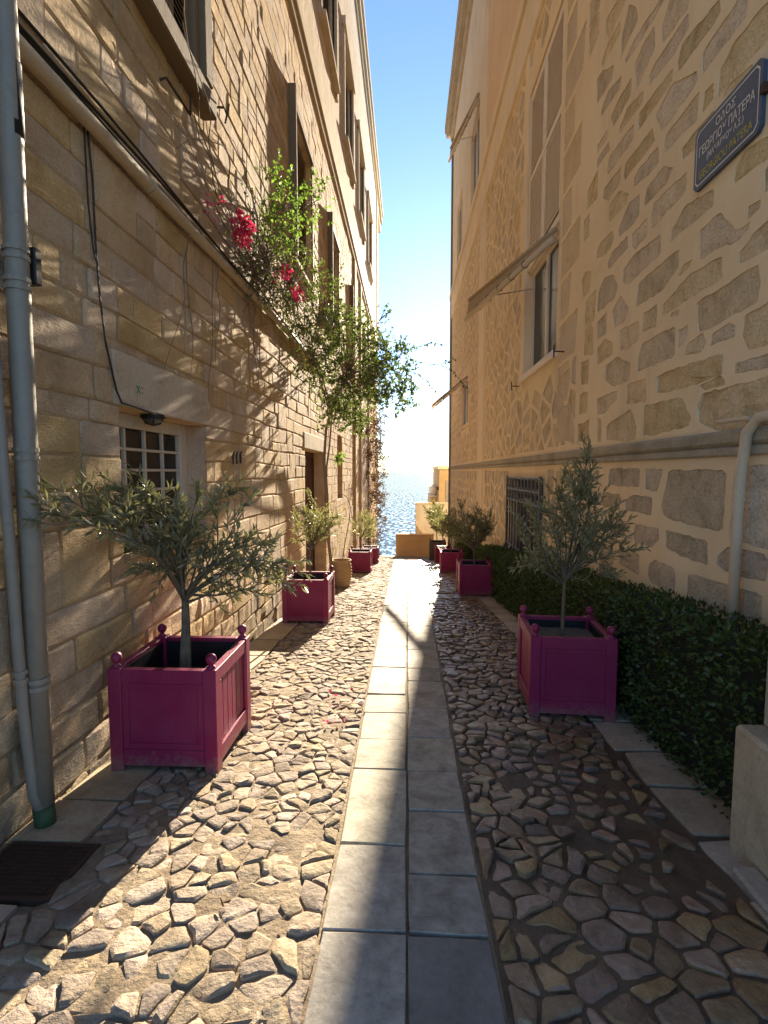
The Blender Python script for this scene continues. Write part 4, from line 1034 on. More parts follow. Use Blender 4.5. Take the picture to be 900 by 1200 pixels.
# awnings
def awning(label, wall, end, drop, arms):
    A = empty('awning', wall, 0, label, 'awning', 'rolled awnings over the right hand windows'); f = local_to(A)
    a = Vector(wall); b = Vector(end); d = (b-a)
    n = 10; out = Vector((-1, 0, 0)); dn = Vector((0, 0, -1))
    m = MB(); vs = []
    for i in range(n+1):
        t = i/n; c = a+d*t; w_ = .05+drop*(.25+.75*t)
        sag = .02*math.sin(t*9)
        for s in (0, .25, .5, .75, 1.0): vs.append(c+dn*(w_*s)+out*(.05*s+sag*s*(1-s)))
    fs = [(i*5+k, i*5+k+1, (i+1)*5+k+1, (i+1)*5+k) for i in range(n) for k in range(4)]
    m.add(vs, fs); m.add([v+Vector((.012, 0, .004)) for v in vs], [tuple(reversed(q)) for q in fs]); f(m.build('canvas', M['canvas'], smooth=True))
    m = MB(); m.tube([a+dn*(.05+drop*.25)+out*.03, b+dn*(.07+drop)+out*.06], .042, 10); f(m.build('front_rail', M['pvc'], smooth=True))
    m = MB(); m.tube([a, b], .035, 10); f(m.build('roller', M['canvas'], smooth=True))
    for t in arms:
        c = a+d*t+dn*(.08+drop*(.25+.75*t)); m = MB(); m.tube([c, (XR+.04, c.y+.05, c.z+.1)], .010, 6); f(m.build('arm', M['pvc']))
    for i in range(5):
        t = .25+.14*i; c = a+d*t+dn*(.05+drop*(.25+.75*t))+out*.04; m = MB(); m.torus(c, (0, 0, 1), (1, 0, 0), .05, .007, 10, 4); f(m.build('clip', M['iron']))
awning('rolled tan awning with its front rail swung out from the tall shuttered window', (1.94, 7.1, 4.78), (1.14, 9.85, 4.78), .28, (.05, .6))
awning('rolled awning farther along at the far corner, above the seaward end of the lane', (1.96, 17.3, 4.72), (1.10, 22.9, 4.55), .14, (.1, .5))
awning('rolled awning on the upper floor of the ochre building beside the sky', (1.96, 15.3, 12.15), (1.38, 17.6, 12.1), .34, (.1, .6))
# street sign
SG = empty('street_sign', (XR-.01, 3.47, 3.5), 0, 'blue enamel street name plate with Greek lettering high on the ochre wall', 'street sign'); sf = local_to(SG)
y0, y1, z0, z1 = 3.125, 3.80, 3.515, 3.915
def rr(y0, y1, z0, z1, c, x):
    return [(x, y0+c, z0), (x, y1-c, z0), (x, y1, z0+c), (x, y1, z1-c), (x, y1-c, z1), (x, y0+c, z1), (x, y0, z1-c), (x, y0, z0+c)]
m = MB(); A = rr(y0, y1, z0, z1, .03, XR-.028); B = rr(y0, y1, z0, z1, .03, XR-.004)
m.add(A+B, [tuple(range(8)), tuple(range(15, 7, -1))]+[(i, (i+1) % 8, 8+(i+1) % 8, 8+i) for i in range(8)]); sf(m.build('plate', M['signblue']))
m = MB(); A = rr(y0+.022, y1-.022, z0+.022, z1-.022, .028, XR-.0295); B = rr(y0+.030, y1-.030, z0+.030, z1-.030, .026, XR-.0295)
m.add(A+B, [(i, (i+1) % 8, 8+(i+1) % 8, 8+i) for i in range(8)]); sf(m.build('border_line', M['signwhite']))
def lettering(txt, zc, hgt, wid, mat, yc=(y0+y1)/2):
    cu = bpy.data.curves.new('lettering', 'FONT'); cu.body = txt; cu.align_x = 'CENTER'; cu.align_y = 'CENTER'; cu.offset = .012
    o = bpy.data.objects.new('lettering', cu); COL.objects.link(o); bpy.context.view_layer.update()
    me = bpy.data.meshes.new_from_object(o.evaluated_get(bpy.context.evaluated_depsgraph_get()))
    bpy.data.objects.remove(o)
    X = [v.co.x for v in me.vertices]; Yv = [v.co.y for v in me.vertices]
    sx = wid/(max(X)-min(X)); sy = hgt/(max(Yv)-min(Yv)); cx = (max(X)+min(X))/2; cy = (max(Yv)+min(Yv))/2
    for v in me.vertices: v.co = (XR-.0298, yc-(v.co.x-cx)*sx, zc+(v.co.y-cy)*sy)
    me.materials.clear(); me.materials.append(mat)
    q = bpy.data.objects.new('lettering', me); COL.objects.link(q); sf(q)
lettering('ΟΔΟΣ', 3.835, .052, .20, M['signwhite'])
lettering('ΓΕΩΡΓΙΟΥ ΠΑΤΕΡΑ', 3.752, .062, .56, M['signwhite'])
lettering('(ΝΑΥΑΡΧΟΥ Λ.Σ.)', 3.675, .055, .37, M['signwhite'])
lettering('GEORGIOU PATERA', 3.595, .052, .54, M['signyellow'])
m = MB(); m.bbox((XR-.04, 3.10, 3.70), (XR-.0, 3.135, 3.76), .006); sf(m.build('bolt', M['rust']))
# drain cover at the near left
DC = empty('drain_cover', (-1.54, 1.92, -.04), 0, 'rusty brown drain cover set in the slabs by the near left wall', 'drain cover'); df = local_to(DC)
m = MB(); zc = lambda y: gz(y)
def fbox(x0, x1, ya, yb, h0, h1, name, mat):
    m = MB(); c = [(x0, ya), (x1, ya), (x1, yb), (x0, yb)]
    m.add([flat(x, y, h0) for x, y in c]+[flat(x, y, h1) for x, y in c], [(3, 2, 1, 0), (4, 5, 6, 7), (0, 1, 5, 4), (1, 2, 6, 5), (2, 3, 7, 6), (3, 0, 4, 7)])
    return df(m.build(name, mat))
fbox(-1.73, -1.36, 1.755, 2.075, -.05, .006, 'plate', M['rust'])
for x0, x1, a, b in ((-1.745, -1.725, 1.75, 2.08), (-1.365, -1.345, 1.75, 2.08), (-1.7249, -1.3651, 1.75, 1.768), (-1.7249, -1.3651, 2.062, 2.08)): fbox(x0, x1, a, b, -.05, .013, 'frame', M['rust'])
for i in range(1, 12): fbox(-1.723, -1.367, 1.768+.0245*i-.003, 1.768+.0245*i+.003, .002, .010, 'rib', M['rust'])
for i in range(1, 9): fbox(-1.725+.04*i-.003, -1.725+.04*i+.003, 1.77, 2.06, .002, .0095, 'rib', M['rust'])
# ================================================================== END OF THE LANE
m = MB(); m.bbox((-.54, 24.7, -4), (1.3, 25.0, -1.47), .015); OW = m.build('low_wall', M['orange']); tag(OW, 'low orange plastered wall closing the far end of the lane', 'wall')
m = MB(); m.bbox((-.555, 24.68, -1.469), (1.31, 25.02, -1.41), .008); o = m.build('coping', M['orange']); o.parent = OW
GW = empty('garden_wall', (1.2, 28, -5), 0, 'pale stepped garden wall beyond the orange wall, above the sea', 'wall'); f = local_to(GW)
m = MB(); m.bbox((.47, 28, -12), (2.4, 28.4, -.15), .02); f(m.build('panel', M['whitewash']))
m = MB(); m.bbox((.44, 27.97, -.148), (2.4, 28.43, -.07), .01); f(m.build('coping', M['cream']))
m = MB(); m.add([(.5, 27.6, -1.3), (.5, 27.98, -1.3), (1.9, 27.98, -2.9), (1.9, 27.6, -2.9), (.5, 27.6, -1.1), (.5, 27.98, -1.1), (1.9, 27.98, -2.7), (1.9, 27.6, -2.7)], [(0, 3, 2, 1), (4, 5, 6, 7), (0, 1, 5, 4), (1, 2, 6, 5), (2, 3, 7, 6), (3, 0, 4, 7)])
f(m.build('stair_parapet', M['cream']))
YH = empty('yellow_house', (4, 31, -5), 0, 'narrow yellow house with a pale cornice beyond the ochre corner', 'house'); f = local_to(YH)
m = MB(); m.bbox((1.82, 29.5, -12), (7, 36, 1.75), .02); m.bbox((1.45, 31, -12), (1.818, 36, .1), .02); f(m.build('wall', M['yellow']))
m = MB(); m.bbox((1.74, 29.42, 1.752), (7.1, 36.1, 1.95), .02); f(m.build('cornice', M['cream']))
m = MB(); m.bbox((1.40, 30.9, .102), (1.815, 36.1, .18), .01); m.bbox((1.5, 31.2, .182), (1.815, 36, .75), .1); f(m.build('side_roof', M['whitewash']))
m = MB(); m.bbox((2.2, 29.46, -.2), (2.9, 29.52, 1.1), .01); f(m.build('window', M['greywood']))
m = MB(); m.bbox((1.70, 29.6, .55), (1.82, 29.75, .75), .01); f(m.build('lantern', M['blackiron']))
# ================================================================== PLANTERS
def planter_parts(root, Wd, H, mat, soil, rot_panels=True):
    hw = Wd/2; p = .075; t = .03
    f = lambda o: (setattr(o, 'parent', root), o)[1]
    for sx in (-1, 1):
        for sy in (-1, 1):
            x, y = sx*(hw-p/2), sy*(hw-p/2)
            m = MB(); m.bbox((x-p/2, y-p/2, -.04), (x+p/2, y+p/2, H), .004); post = f(m.build('post', mat))
            m = MB(); m.lathe([(.026, -.004), (.026, .006), (.014, .014), (.013, .022), (.022, .030), (.029, .044), (.030, .054), (.027, .068), (.017, .079), (.004, .083)], (x, y, H), 16)
            b = m.build('finial', mat, smooth=True); b.parent = post
    for a in range(4):
        c, s = [(1, 0), (0, 1), (-1, 0), (0, -1)][a]
        def R(u, v, z): return (u*c-v*s, u*s+v*c, z)
        def rb(mb, u0, u1, v0, v1, z0, z1, r=.003):
            A = R(u0, v0, z0); B = R(u1, v1, z1); mb.bbox(A, B, r)
        i0, i1 = -hw+p+.0006, hw-p-.0006
        m = MB(); rb(m, i0, i1, -hw+.004, -hw+.05, H-.085, H-.006); f(m.build('top_rail', mat))
        m = MB(); rb(m, i0, i1, -hw+.004, -hw+.05, .055, .15); f(m.build('bottom_rail', mat))
        m = MB()
        if a in (0, 2):
            rb(m, i0, i1, -hw+.016, -hw+.036, .151, H-.086)
            for u0, u1, z0, z1 in ((i0, i0+.035, .151, H-.086), (i1-.035, i1, .151, H-.086)): rb(m, u0, u1, -hw+.008, -hw+.0155, z0, z1, .002)
            rb(m, i0+.036, i1-.036, -hw+.008, -hw+.0155, H-.12, H-.0861, .002); rb(m, i0+.036, i1-.036, -hw+.008, -hw+.0155, .1511, .185, .002)
            f(m.build('panel', mat))
        else:
            n = 6
            for k in range(n):
                m = MB(); u0 = i0+(i1-i0)*k/n; u1 = i0+(i1-i0)*(k+1)/n
                rb(m, u0+.0015, u1-.0015, -hw+.018, -hw+.036, .151, H-.086, .004); f(m.build('board', mat))
            for u0, u1, z0, z1 in ((i0, i0+.02, .151, H-.086), (i1-.02, i1, .151, H-.086)):
                m = MB(); rb(m, u0, u1, -hw+.004, -hw+.0175, z0, z1, .002); f(m.build('moulding', mat))
    m = MB(); q = hw-.052
    for a in ((-q, -q, q, -q+.006), (-q, q-.006, q, q), (-q, -q+.007, -q+.006, q-.007), (q-.006, -q+.007, q, q-.007)): m.box((a[0], a[1], .1), (a[2], a[3], H-.03))
    f(m.build('liner', M['liner']))
    m = MB(); n = 7; vs = []
    for j in range(n):
        for i in range(n):
            x = -q+.008+(2*q-.016)*i/(n-1); y = -q+.008+(2*q-.016)*j/(n-1); vs.append((x, y, soil[1]+.018*noise.noise((x*9, y*9, Wd*7))))
    m.add(vs, [(j*n+i, j*n+i+1, (j+1)*n+i+1, (j+1)*n+i) for j in range(n-1) for i in range(n-1)]); f(m.build('soil', soil[0], smooth=True))
GP = 'plum painted planter boxes standing along the lane'
def pz(y): return gz(y)+.008
P1 = empty('planter_box', (-1.37, 3.03, pz(3.03)), 0, 'large plum planter nearest on the left, beside the drainpipe wall', 'planter', GP)
planter_parts(P1, .62, .62, M['plum'], (M['soil'], .42))
bpy.context.view_layer.update()
spots = [(-1.35, 6.95, 0, 'plum planter by the left wall between the nearest one and the clay urn'),
    (-1.30, 14.2, 0, 'plum planter standing just past the clay urn on the left'),
    (-1.345, 18.55, 0, 'small looking plum planter farthest on the left, by the sea'),
    (1.29, 9.78, 0, 'plum planter at the far end of the long hedge on the right'),
    (1.25, 14.4, 0, 'plum planter in the middle of the far row on the right'),
    (1.38, 19.4, 0, 'plum planter partly hidden, last but one on the right before the orange wall')]
for x, y, rz, lab in spots:
    c = copy_tree(P1); c.location = (x, y, pz(y)); c['label'] = lab
P5 = empty('planter_box', (1.205, 3.9, pz(3.9)), math.radians(-3.6), 'plum planter in shade on the right, against the dark hedge', 'planter', GP)
planter_parts(P5, .60, .62, M['plum'], (M['greysoil'], .53))
P9 = empty('planter_box', (1.30, 21.6, pz(21.6)), 0, 'tall dark brown planter beside the orange wall at the lane end', 'planter')
planter_parts(P9, .68, .82, M['plumdark'], (M['soil'], .7))
# clay urn
UR_ = empty('clay_urn', (-1.40, 10.75, gz(10.75)), 0, 'ribbed terracotta urn between two plum planters by the left wall', 'urn')
m = MB(); prof = [(.0, 0), (.13, 0), (.135, .02)]
for i in range(24):
    t = i/23; prof.append((.135+.085*math.sin(math.pi*(.12+.62*t))+(.016 if i % 3 == 0 else 0), .03+.50*t))
prof += [(.215, .56), (.225, .575), (.215, .59), (.185, .585), (.18, .50), (.0, .48)]
m.lathe(prof, (0, 0, 0), 28); o = m.build('body', M['terra'], UR_, smooth=True)
m = MB(); m.lathe([(.0, .515), (.17, .51)], (0, 0, 0), 16); m.build('soil', M['soil'], UR_)
# ================================================================== PLANTS
def rv(r, s=1):
    while True:
        v = Vector((r.uniform(-1, 1), r.uniform(-1, 1), r.uniform(-1, 1)))
        if .05 < v.length < 1: return v*s
def leaf(mb, p, d, L, w, r, fold=.25):
    d = d.normalized(); a = rv(r); s = d.cross(a)
    if s.length < 1e-3: return
    s.normalize(); n = s.cross(d)
    mb.add([p, p+d*L*.5+s*w*.5+n*w*fold, p+d*L+n*L*.08*r.uniform(-1, 1), p+d*L*.5-s*w*.5+n*w*fold], [(0, 1, 2), (0, 2, 3)])
def oleaf(mb, p, d, L, w, r):
    d = d.normalized(); a = rv(r); s = d.cross(a)
    if s.length < 1e-3: return
    s.normalize(); n = s.cross(d)
    mb.add([p, p+d*L*.28+s*w*.46+n*w*.15, p+d*L*.68+s*w*.36+n*w*.12, p+d*L, p+d*L*.68-s*w*.36+n*w*.12, p+d*L*.28-s*w*.46+n*w*.15, p+d*L*.5],
        [(0, 1, 6), (1, 2, 6), (2, 3, 6), (0, 6, 5), (5, 6, 4), (4, 6, 3)])
def branch_pts(a, b, r, n=6, bend=.08, up=.1):
    L = (b-a).length; k = rv(r, L*bend); out = []
    for i in range(n+1):
        t = i/n; out.append(a.lerp(b, t)+k*math.sin(math.pi*t)+Vector((0, 0, up*L*math.sin(math.pi*t)*.5)))
    return out
def olive(label, base, top, tips, seed, twn=7, lpt=15, L=.06, W=.0115, r0=.02, stems=1, group='olive trees in the planters', tw=.18):
    r = random.Random(seed); b = Vector(base)
    T = empty('olive_tree', b, 0, label, 'tree', group)
    tm = MB(); lm = MB(); O = Vector((0, 0, 0)); tp_ = Vector(top)-b
    for s in range(stems):
        o = Vector((.022*s, .01*s, 0)); tm.tube([o*1.3, o*1.2+tp_*.33+rv(r, .006), o+tp_*.66+rv(r, .008), tp_+o*.3], r0*(1 if s == 0 else .75), 9, True, r0*.72)
    for tip in tips:
        e = Vector(tip)-b+Vector((0, r.uniform(-.08, .08), 0)); st_ = tp_*r.uniform(.9, 1.0)
        P = branch_pts(st_, e, r, 7, .22, .16)
        tm.tube(P, r0*.42, 6, False, .002)
        Lb = (e-st_).length
        nt_ = max(5, int(twn*Lb/.35))
        for k in range(nt_):
            t = r.uniform(.16, 1.0)**.8; i = min(6, int(t*7)); q = P[i].lerp(P[i+1], t*7-i)
            d = ((P[i+1]-P[i]).normalized()*.7+rv(r, 1.0)+Vector((0, 0, .18))).normalized(); l = r.uniform(.5, 1.25)*tw
            if k < 2: q = P[-1]; d = ((P[7]-P[6]).normalized()+rv(r, .35)).normalized()
            e2 = q+d*l; Q = branch_pts(q, e2, r, 3, .12, -.1)
            tm.tube(Q, .0026, 4, False, .0012)
            n = int(lpt*l/tw)+2
            for j in range(n):
                u = (j+.5)/n; ii = min(2, int(u*3)); p = Q[ii].lerp(Q[ii+1], u*3-ii)
                dd = (d*.75+rv(r, .95)).normalized()
                leaf(lm, p, dd, L*r.uniform(.7, 1.2), W*r.uniform(.8, 1.25), r)
    tm.build('trunk', M['bark'], T); lm.build('crown', M['olive'], T)
    return T
def ball_tips(c, rx, ry, rz, n, seed):
    r = random.Random(seed); out = []
    for i in range(n):
        v = rv(r); v = v.normalized()*r.uniform(.6, 1); out.append((c[0]+v.x*rx, c[1]+v.y*ry, c[2]+v.z*rz))
    return out
t1 = [(-2.12, 3.0, 1.35), (-2.08, 3.03, 1.40), (-1.90, 2.98, 1.36), (-1.84, 3.06, 1.40), (-1.70, 3.0, 1.44), (-1.66, 3.1, 1.32), (-1.52, 3.0, 1.48), (-1.54, 3.1, 1.34), (-1.42, 2.95, 1.38), (-1.30, 3.05, 1.43), (-1.28, 2.9, 1.30), (-1.10, 3.05, 1.48), (-1.12, 3.0, 1.36),
      (-.99, 3.03, 1.38), (-.95, 3.1, 1.24), (-.88, 3.0, 1.14), (-.80, 3.05, 1.08), (-.78, 3.0, 1.16), (-.98, 2.95, 1.10), (-1.15, 3.05, 1.08), (-1.22, 3.1, 1.18), (-1.40, 3.05, 1.12), (-1.44, 2.95, 1.22), (-1.05, 3.1, 1.24), (-1.36, 2.85, 1.16), (-1.30, 3.15, 1.26), (-1.22, 2.95, 1.20), (-1.45, 3.1, 1.30), (-1.12, 2.95, 1.16), (-1.5, 2.95, 1.12), (-1.33, 3.0, 1.34), (-1.02, 3.0, 1.02), (-.90, 3.05, 1.0)]
t1 = [(x, y, z-.09 if z < 1.3 else z-.03) for x, y, z in t1[6:]]+[(-1.60, 2.35, 1.40), (-1.62, 2.42, 1.45), (-1.58, 2.55, 1.38), (-1.62, 2.62, 1.45), (-1.6, 2.75, 1.40), (-1.63, 2.8, 1.31), (-1.60, 2.85, 1.46)]

olive('wide grey green olive tree in the nearest left planter', (-1.385, 3.03, .25), (-1.36, 3.03, .86), t1, 1, 5, 14, .068, .0150, .024, 2)
olive('small olive tree in the left planter before the clay urn', (-1.345, 6.95, -.06), (-1.33, 6.95, .55), ball_tips((-1.30, 6.95, .95), .36, .3, .30, 22, 2), 2, 7, 15, .05, .012, .018)
olive('thin olive tree in the left planter just past the clay urn', (-1.30, 14.2, -.8), (-1.30, 14.2, -.3), ball_tips((-1.28, 14.2, .08), .38, .3, .38, 16, 3), 3, 6, 13, .06, .015, .015)
olive('pale olive tree in the farthest left planter by the sea', (-1.345, 18.55, -1.35), (-1.34, 18.55, -.8), ball_tips((-1.36, 18.55, -.3), .32, .3, .5, 16, 4), 4, 6, 13, .06, .016, .015)
t5 = [(.86, 3.85, 1.14), (.93, 3.9, .98), (.95, 3.8, 1.20), (1.02, 3.95, 1.08), (1.08, 3.9, 1.30), (1.12, 3.8, 1.12), (1.13, 4.0, .95), (1.36, 3.92, 1.70), (1.33, 3.9, 1.56), (1.30, 3.95, 1.44), (1.26, 3.85, 1.40), (1.16, 3.9, 1.50), (1.20, 3.9, 1.38), (1.38, 3.9, 1.36),
      (1.22, 3.8, 1.22), (1.45, 3.95, 1.20), (1.52, 3.9, 1.10), (1.60, 3.9, 1.26), (1.56, 3.85, 1.02), (1.46, 3.9, .90), (1.40, 3.8, 1.02), (1.30, 3.95, .98), (1.08, 3.85, .90), (1.30, 3.8, 1.12), (1.44, 3.85, .82)]
olive('tall dark olive tree in the shaded right planter before the iron grille', (1.19, 3.9, .30), (1.20, 3.9, .80), t5, 5, 6, 14, .066, .0145, .016)
olive('rounded olive tree in the right planter at the end of the long hedge', (1.29, 9.78, -.25), (1.28, 9.78, .12), ball_tips((1.18, 9.78, .62), .46, .4, .32, 30, 6), 6, 8, 14, .055, .014, .018)
olive('olive tree in the middle planter of the far right row', (1.25, 14.4, -.8), (1.25, 14.4, -.2), ball_tips((1.24, 14.4, .1), .42, .36, .36, 22, 7), 7, 7, 13, .065, .017, .018)
olive('yellowish olive tree in the right planter last but one before the orange wall', (1.38, 19.4, -1.4), (1.36, 19.4, -.8), ball_tips((1.3, 19.4, -.2), .45, .4, .5, 20, 8), 8, 7, 13, .08, .022, .02)
olive('leafy light olive tree in the dark brown planter by the orange wall', (1.30, 21.6, -1.5), (1.22, 21.6, -.7), ball_tips((1.2, 21.6, -.1), .5, .4, .55, 20, 9), 9, 7, 13, .08, .024, .02)
# clipped hedge
def hedge(label, x0, x1, y0, y1, hh, dens, seed):
    r = random.Random(seed); T = empty('hedge', ((x0+x1)/2, (y0+y1)/2, gz((y0+y1)/2)), 0, label, 'hedge'); f = local_to(T)
    m = MB(); n = max(2, int((y1-y0)/.5)); vs = []; e = .035
    for j in range(n+1):
        y = y0+e+(y1-y0-2*e)*j/n
        for x, z in ((x0+e, -.05), (x0+e, hh-e), (x1, hh-e), (x1, -.05)): vs.append((x, y, gz(y)+z))
    fs = [(j*4+k, j*4+k+1, (j+1)*4+k+1, (j+1)*4+k) for j in range(n) for k in range(3)]+[(0, 1, 2, 3), (n*4+3, n*4+2, n*4+1, n*4)]
    m.add(vs, fs); f(m.build('core', M['hedgecore']))
    lm = MB()
    def put(p, nrm, s):
        p = Vector(p)+Vector((r.uniform(-.025, .02), r.uniform(-.02, .02), r.uniform(-.02, .02))) + nrm*r.uniform(-.045, .02)
        q = p.copy(); b = noise.noise((q.y*3.1, q.z*4, q.x*3))*.035; p = p+nrm*b
        leaf(lm, p, (nrm*.7+rv(r, 1.0)+Vector((0, 0, .1))), s*r.uniform(.7, 1.3), s*.62*r.uniform(.8, 1.2), r, .12)
    y = y0; dy = .25
    while y < y1:
        s = min(.055, .032+.0022*max(0, y-2)); d = dens*(.034/s)**2
        k = int(d*dy*hh)
        for i in range(k):
            yy = y+r.random()*dy; put((x0, yy, gz(yy)+r.uniform(-.02, hh)), Vector((-1, 0, 0)), s)
        for i in range(int(d*dy*(x1-x0))):
            yy = y+r.random()*dy; put((r.uniform(x0, x1), yy, gz(yy)+hh), Vector((0, 0, 1)), s)
        y += dy
    for i in range(int(dens*hh*(x1-x0)*1.2)): put((r.uniform(x0, x1), y0, gz(y0)+r.uniform(-.02, hh)), Vector((0, -1, 0)), .028)
    f(lm.build('foliage', M['hedge']))
hedge('long dark clipped hedge along the foot of the ochre wall', 1.60, 1.985, 2.30, 11.6, .86, 2000, 1)
hedge('short clipped hedge beyond the gap, behind the far right planters', 1.62, 1.985, 13.9, 17.0, .9, 1200, 2)
# flowering vine on the left wall
BV = empty('flowering_vine', (-1.62, 10.2, gz(10.2)), 0, 'tangled flowering vine climbing the left wall with magenta blooms', 'vine'); bf = local_to(BV)
r = random.Random(77)
sm = MB(); lm = MB(); ll = MB(); fm = MB()
tk = [(-1.52, 10.5, -.85), (-1.55, 10.35, -.3), (-1.60, 10.1, .5), (-1.58, 10.0, 1.2), (-1.60, 9.85, 1.8), (-1.55, 9.8, 2.4), (-1.35, 9.5, 2.9), (-1.1, 9.2, 3.2)]
sm.tube(tk, .035, 8, True, .022)
sm.tube([(-1.58, 10.6, -.88), (-1.62, 10.5, .3), (-1.60, 10.25, 1.1), (-1.62, 10.2, 1.6), (-1.5, 9.9, 2.1), (-1.4, 9.6, 2.7), (-1.5, 8.8, 3.4)], .026, 7, True, .014)
sm.tube([(-1.4, 9.6, 2.6), (-1.5, 8.5, 3.3), (-1.68, 7.5, 3.6), (-1.70, 6.4, 3.68), (-1.70, 5.3, 3.72), (-1.72, 4.4, 3.8)], .018, 6, True, .006)
def cluster(c, rad, tw_, n_leaf, size, mats=None, twl=.28, root=(-1.3, 9.3, 2.9), stemp=.35):
    c = Vector(c); mm = mats or lm
    for i in range(tw_):
        v = rv(r); v = v*(v.length**-.35); p = c+Vector((v.x*rad[0], v.y*rad[1], v.z*rad[2]))
        p.x = max(p.x, -1.76)
        if r.random() < stemp:
            s = c+Vector((v.x*rad[0], v.y*rad[1], v.z*rad[2]))*.0+(Vector(root)-c)*r.uniform(0, .6); s.x = max(s.x, -1.75)
            sm.tube(branch_pts(s, p, r, 5, .12, .15), .006, 5, False, .002)
        d = (rv(r)+Vector((.15, -.2, .1))).normalized(); e = p+d*r.uniform(.5, 1.2)*twl; e.x = max(e.x, -1.77)
        Q = branch_pts(p, e, r, 3, .15, -.1); sm.tube(Q, .003, 4, False, .0015)
        for j in range(n_leaf):
            u = r.random(); ii = min(2, int(u*3)); q = Q[ii].lerp(Q[ii+1], u*3-ii)+rv(r, .02)
            oleaf(mm, q, (rv(r)+Vector((0, 0, -.25))), size*r.uniform(.6, 1.25), size*.75*r.uniform(.7, 1.1), r)
cluster((-.98, 9.0, 3.38), (.74, 1.3, .98), 430, 14, .05)
cluster((-.34, 9.0, 3.32), (.46, .7, .52), 130, 13, .052)
cluster((-.12, 8.9, 2.85), (.24, .4, .28), 30, 12, .055)
cluster((-1.12, 9.3, 2.58), (.42, .7, .30), 70, 13, .05)
cluster((-1.50, 8.0, 3.4), (.28, 1.0, .55), 90, 9, .045, None, .3, (-1.5, 8.6, 3.3), .7)
cluster((-1.25, 7.8, 4.0), (.38, .9, .55), 110, 10, .046, None, .3, (-1.5, 8.0, 3.6), .7)
cluster((-1.58, 5.8, 4.0), (.18, .8, .50), 80, 5, .04, None, .3, (-1.68, 6.2, 3.7), .9)
cluster((-1.50, 6.8, 4.05), (.28, 1.1, .66), 150, 7, .04, None, .3, (-1.68, 7.0, 3.65), .9)
cluster((-1.64, 5.6, 3.75), (.12, .8, .32), 70, 4, .035, None, .3, (-1.70, 5.8, 3.7), .9)
cluster((-1.52, 6.4, 4.80), (.24, .45, .45), 70, 9, .055, ll, .25, (-1.6, 6.6, 4.2), .6)
cluster((-1.25, 6.9, 5.15), (.20, .40, .25), 14, 7, .06, ll, .25, (-1.5, 6.6, 4.6), .6)
cluster((-.35, 9.0, 4.35), (.12, .2, .12), 5, 8, .05, None, .2, (-.7, 9, 3.9), .9)
cluster((-1.60, 12.1, 1.92), (.14, .2, .16), 12, 12, .06, ll, .16, (-1.65, 12.1, 2.1), .4)
def tendril(pts, nl, size):
    P = [Vector(p) for p in pts]; Q = []
    for i in range(len(P)-1):
        for k in range(4): Q.append(P[i].lerp(P[i+1], k/4)+rv(r, .02))
    Q.append(P[-1]); sm.tube(Q, .005, 5, False, .0015)
    for j in range(nl):
        u = r.random()*(len(Q)-1.01); ii = int(u); q = Q[ii].lerp(Q[ii+1], u-ii)
        oleaf(lm, q, rv(r)+Vector((0, 0, -.5)), size*r.uniform(.6, 1.2), size*.75, r)
tendril([(-.3, 9, 3.5), (.05, 9, 3.72), (.35, 9, 3.80), (.60, 9, 3.78)], 36, .055)
tendril([(-.2, 9, 3.3), (.2, 8.9, 3.45), (.55, 8.9, 3.42), (.85, 8.9, 3.52)], 30, .05)
tendril([(-.2, 9, 3.3), (.15, 9, 3.3), (.40, 9, 3.1), (.62, 9, 2.85)], 30, .05)
tendril([(.55, 8.9, 3.42), (.8, 8.9, 3.3), (1.0, 8.9, 3.0)], 18, .05)
tendril([(-.15, 9, 2.8), (.1, 9, 2.55), (.3, 9, 2.5), (.5, 9, 2.58)], 3, .03)
tendril([(-.15, 9, 2.8), (.05, 9, 2.4), (.15, 9, 2.2)], 2, .03)
# bare twigs creeping over the stone towards the camera
for k in range(26):
    y = r.uniform(4.6, 7.0); z = r.uniform(3.7, 4.4); P = [Vector((-1.72, y, z))]; d = Vector((0, -1, r.uniform(-.1, .9)))
    for i in range(r.randint(4, 9)):
        d = (d+rv(r, .55)).normalized(); q = P[-1]+d*r.uniform(.12, .3); q.x = min(-1.5, max(-1.77, q.x+r.uniform(-.02, .04))); P.append(q)
    sm.tube(P, .006, 5, False, .002)
for k in range(8):
    y = r.uniform(4.0, 6.5); P = [Vector((-1.75, y, 3.5))]; d = Vector((0, r.uniform(-.4, .4), -1))
    for i in range(r.randint(4, 8)):
        d = (d+rv(r, .4)+Vector((0, 0, -.2))).normalized(); q = P[-1]+d*r.uniform(.1, .22); q.x = min(-1.68, max(-1.78, q.x)); P.append(q)
    sm.tube(P, .005, 5, False, .002)
for c, n, rd in (((-1.52, 4.78, 3.86), 130, .075), ((-1.53, 4.86, 3.75), 110, .07), ((-1.50, 4.90, 3.86), 60, .06), ((-1.33, 5.8, 3.83), 40, .05), ((-1.34, 5.75, 3.77), 36, .045), ((-1.28, 6.14, 3.66), 55, .05), ((-1.28, 6.05, 3.70), 30, .045), ((-1.36, 5.5, 3.62), 22, .07), ((-1.6, 4.4, 3.82), 30, .09)):
    for i in range(n):
        v = rv(r); p = Vector(c)+v*rd*1.1; p.x = max(p.x, -1.76); oleaf(fm, p, v+rv(r, .6), .036*r.uniform(.7, 1.2), .028, r)
bf(sm.build('stem', M['twig'])); bf(lm.build('crown', M['boug'])); bf(ll.build('young_leaves', M['bouglight'])); bf(fm.build('bloom', M['pink'], None, 'stuff'))
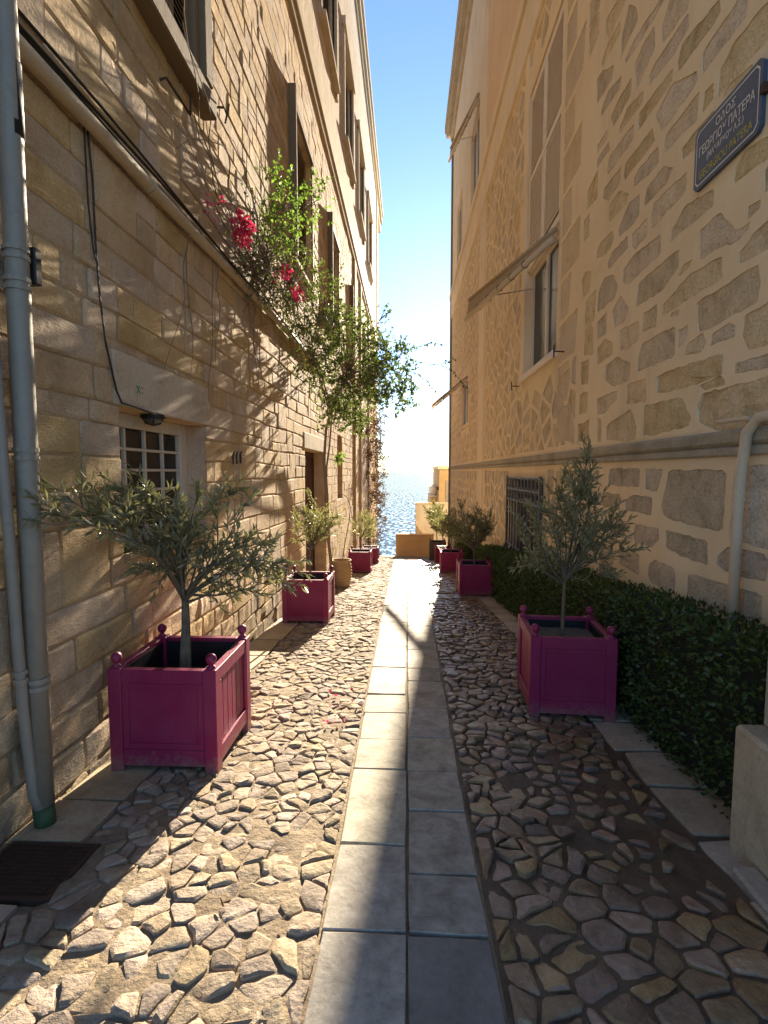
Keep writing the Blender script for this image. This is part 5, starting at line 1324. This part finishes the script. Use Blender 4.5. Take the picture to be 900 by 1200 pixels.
# arched bare stem in the urn
AS = empty('potted_climber', (-1.40, 10.75, gz(10.75)+.5), 0, 'single bare arching stem growing from the ribbed clay urn', 'plant'); af = local_to(AS)
m = MB(); m.tube([(-1.38, 10.75, -.34), (-1.32, 10.8, .1), (-1.24, 10.9, .55), (-1.22, 11.0, .85), (-1.3, 11.05, 1.05), (-1.42, 11.1, 1.12)], .012, 6, True, .006); af(m.build('stem', M['twig']))
m = MB(); rl = random.Random(3)
for i in range(60): oleaf(m, Vector((-1.35+rl.uniform(-.12, .12), 10.9+rl.uniform(-.1, .1), rl.uniform(-.1, .6))), rv(rl), .05, .02, rl)
af(m.build('leaves', M['olive']))
# dry creeper over the far wall end
CR = empty('dry_creeper', (-1.7, 27, -3), 0, 'reddish dry creeper covering the far seaward end of the left wall', 'creeper'); cf = local_to(CR)
sm = MB(); lm = MB(); r = random.Random(9)
for k in range(110):
    P = [Vector((-1.76, r.uniform(22, 31), r.uniform(-2.5, 5.5)))]; d = Vector((.35, r.uniform(-.3, .5), r.uniform(-.5, .6)))
    for i in range(r.randint(3, 7)):
        d = (d+rv(r, .6)).normalized(); q = P[-1]+d*r.uniform(.15, .4); q.x = min(max(q.x, -1.78), -1.3 if r.random() < .85 else -.9); P.append(q)
    sm.tube(P, .010, 4, False, .004)
    for j in range(46):
        u = r.random()*(len(P)-1.01); ii = int(u); q = P[ii].lerp(P[ii+1], u-ii)+rv(r, .12); q.x = max(q.x, -1.77)
        oleaf(lm, q, rv(r), .09*r.uniform(.5, 1.2), .065, r)
cf(sm.build('stem', M['twig'])); cf(lm.build('foliage', M['dryleaf']))

# a few fallen leaves and petals on the stones
r = random.Random(15); m = MB(); m2 = MB()
for i in range(70):
    y = r.uniform(1.6, 9); x = r.choice((r.uniform(-1.7, -.4), r.uniform(.35, 1.55))); p = Vector((x, y, gz(y)+.028))
    oleaf(m, p, Vector((r.uniform(-1, 1), r.uniform(-1, 1), .12)), r.uniform(.025, .05), .016, r)
for i in range(16):
    y = r.uniform(3.2, 4.2); p = Vector((r.uniform(-.62, -.36), y, gz(y)+.03)); oleaf(m2, p, Vector((r.uniform(-1, 1), r.uniform(-1, 1), .3)), .03, .024, r)
o = m.build('fallen_leaves', M['dryleaf'], None, 'stuff'); tag(o, 'scattered small dry leaves lying on the cobbles and slabs', 'leaves')
o = m2.build('fallen_petals', M['pink'], None, 'stuff'); tag(o, 'few fallen magenta petals on the cobbles left of the slab path', 'petals')
